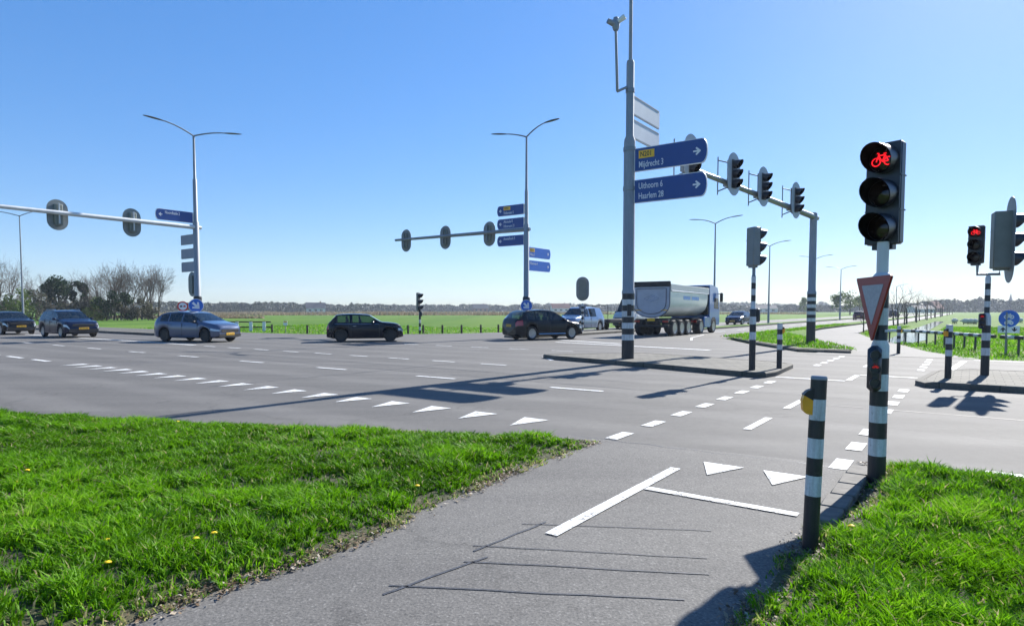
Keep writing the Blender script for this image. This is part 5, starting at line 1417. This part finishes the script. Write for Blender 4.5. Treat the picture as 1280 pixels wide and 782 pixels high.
# tan reed strips across the meadow
def reeds(name, x0, x1, Y0, Y1, h, n, seed):
    r = np.random.default_rng(seed); px = r.uniform(x0, x1, n); Y = r.uniform(Y0, Y1, n); X = (px - 640) * Y / 790
    hh = h * r.uniform(.4, 1.1, n) * (.5 + .9 * vnoise(X, Y, 9, seed)); an = r.uniform(0, math.pi, n); wv = r.uniform(.1, .3, n)
    dx, dy = np.cos(an) * wv, np.sin(an) * wv; lx, ly = r.normal(0, .2, n), r.normal(0, .2, n)
    V = np.stack([np.c_[X - dx, Y - dy, 0 * X - .05], np.c_[X + dx, Y + dy, 0 * X - .05], np.c_[X + lx + dx * .4, Y + ly + dy * .4, hh], np.c_[X + lx - dx * .4, Y + ly - dy * .4, hh]], 1).reshape(-1, 3)
    i = np.arange(n) * 4; o = numpy_mesh(name, V, np.stack([i, i + 1, i + 2, i + 3], 1), [], 'reed', np.repeat(r.random(n), 4)); o['kind'] = 'stuff'; return o
reeds('reed_strip', 200, 700, 205, 225, .75, 9000, 81)
reeds('reed_strip', 640, 1010, 260, 275, .6, 6000, 82)
reeds('reed_strip', 100, 330, 128, 135, .55, 3500, 83)
reeds('reed_strip', 210, 760, 330, 345, .9, 6000, 84)

# far houses and church
def house(px, Y, wd, dp, h, rh, wall, roof, label, yaw):
    T = thing('farmhouse', label, 'house', ((px - 640) * Y / 790, Y, -.05), yaw, 'far houses along the horizon')
    m = MB(); m.box((0, 0, h / 2), (wd, dp, h)); m.prism([(-dp / 2, h), (dp / 2, h), (0, h + rh)], -wd / 2, wd / 2, 0, Matrix.Rotation(R(90), 4, 'Z')); obj('wall', m, wall, T)
    m = MB()
    for s in (1, -1): m.add([(-wd / 2 - .3, s * (dp / 2 + .4), h - .2), (wd / 2 + .3, s * (dp / 2 + .4), h - .2), (wd / 2 + .3, 0, h + rh + .12), (-wd / 2 - .3, 0, h + rh + .12)], [(0, 1, 2, 3)])
    RF = obj('roof', m, roof, T); c = MB(); c.box((wd * .25, 0, h + rh + .3), (.8, .8, 1.4)); obj('chimney', c, 'wall_brick', RF)
    for x in (-wd * .3, 0, wd * .3):
        c = MB(); c.box((x, -dp / 2 - .02, h * .5), (wd * .13, .06, h * .42)); obj('window', c, 'window_dark', T)
house(1167, 440, 9, 8, 3.2, 4.6, 'wall_brick', 'roof_red', 'far house with red roof behind the young trees', .5)
house(1150, 400, 14, 8, 2.6, 2.0, 'wall_white', 'roof_dark', 'long low white house behind the young trees', .2)
house(395, 420, 12, 9, 3.0, 3.6, 'wall_white', 'roof_dark', 'pale house in the far woods above the black hatchback', .3)
house(700, 560, 16, 10, 3.4, 4.0, 'wall_white', 'roof_red', 'pale house on the horizon right of the middle gantry', .1)
house(955, 470, 16, 9, 3.0, 2.4, 'wall_white', 'roof_dark', 'low pale house on the horizon behind the striped signal', .0)
house(800 - 200, 600, 14, 10, 3.4, 4.0, 'wall_brick', 'roof_dark', 'brick house on the horizon left of the middle gantry', .2)
T = thing('church', 'distant church tower with pointed spire on the right horizon', 'church', ((1262 - 640) * 850 / 790, 850, 0))
m = MB(); m.box((0, 0, 6.5), (5, 5, 13)); obj('tower', m, 'wall_brick', T)
m = MB(); m.lathe([(3.4, 13), (1.8, 16), (0, 25)], 8); obj('spire', m, 'roof_dark', T)
m = MB(); m.box((9, 0, 3), (14, 7, 6)); m.prism([(-3.8, 6), (3.8, 6), (0, 10)], -16, -2, 0, Matrix.Rotation(R(90), 4, 'Z')); obj('nave', m, 'wall_brick', T)

# sheep
first = None
for k, (px, py, yw) in enumerate([(1193, 404.5, .3), (1207, 405, 2.6), (1213.5, 405, .1), (1219, 405, 1.2), (1275, 403.5, .4)]):
    q = at(px, py, -.05)
    if first is None:
        first = thing('sheep', '', 'sheep', q, 0, 'sheep grazing in the right-hand meadow')
        m = MB(); n = 8
        prof = [(0, -.36), (.13, -.33), (.20, -.2), (.22, 0), (.21, .18), (.15, .30), (.10, .36), (.07, .44), (.075, .50), (.05, .58), (0, .60)]
        Tm = Matrix.Translation((0, 0, .40)) @ Matrix.Rotation(R(90), 4, 'Y') @ Matrix.Diagonal((1.35, 1.25, 1.0, 1))
        m.lathe(prof, 12, 0, Tm)
        for x in (-.2, .2):
            for s in (1, -1): m.tube([(x, s * .1, .30), (x, s * .1, .12), (x + .015, s * .1, 0)], [.05, .035, .03], 7, 1)
        obj('body', m, ['wool', 'sheep_dark'], first); o = first
    else: o = dup(first); o.location = q
    o.rotation_euler = (0, 0, yw)
    o['label'] = 'small pale sheep alone at the right edge of the meadow' if px > 1270 else 'small pale sheep left of the two-head signal pole in the meadow'

# ------------------------------------------------------------------ the air: far things fade to blue
hz = MB(); hz.box((0, 480, 16), (2600, 1080, 36))
m, nt, b = new_mat('haze_air'); nt.nodes.remove(b)
pv = nt.nodes.new('ShaderNodeVolumePrincipled'); pv.inputs['Color'].default_value = (.80, .88, 1.0, 1); pv.inputs['Density'].default_value = .0003; pv.inputs['Anisotropy'].default_value = .2
nt.links.new(pv.outputs[0], nt.nodes['Material Output'].inputs['Volume']); M['haze_air'] = m
tag(obj('haze', hz, 'haze_air', smooth=False), None, None, None, 'stuff')
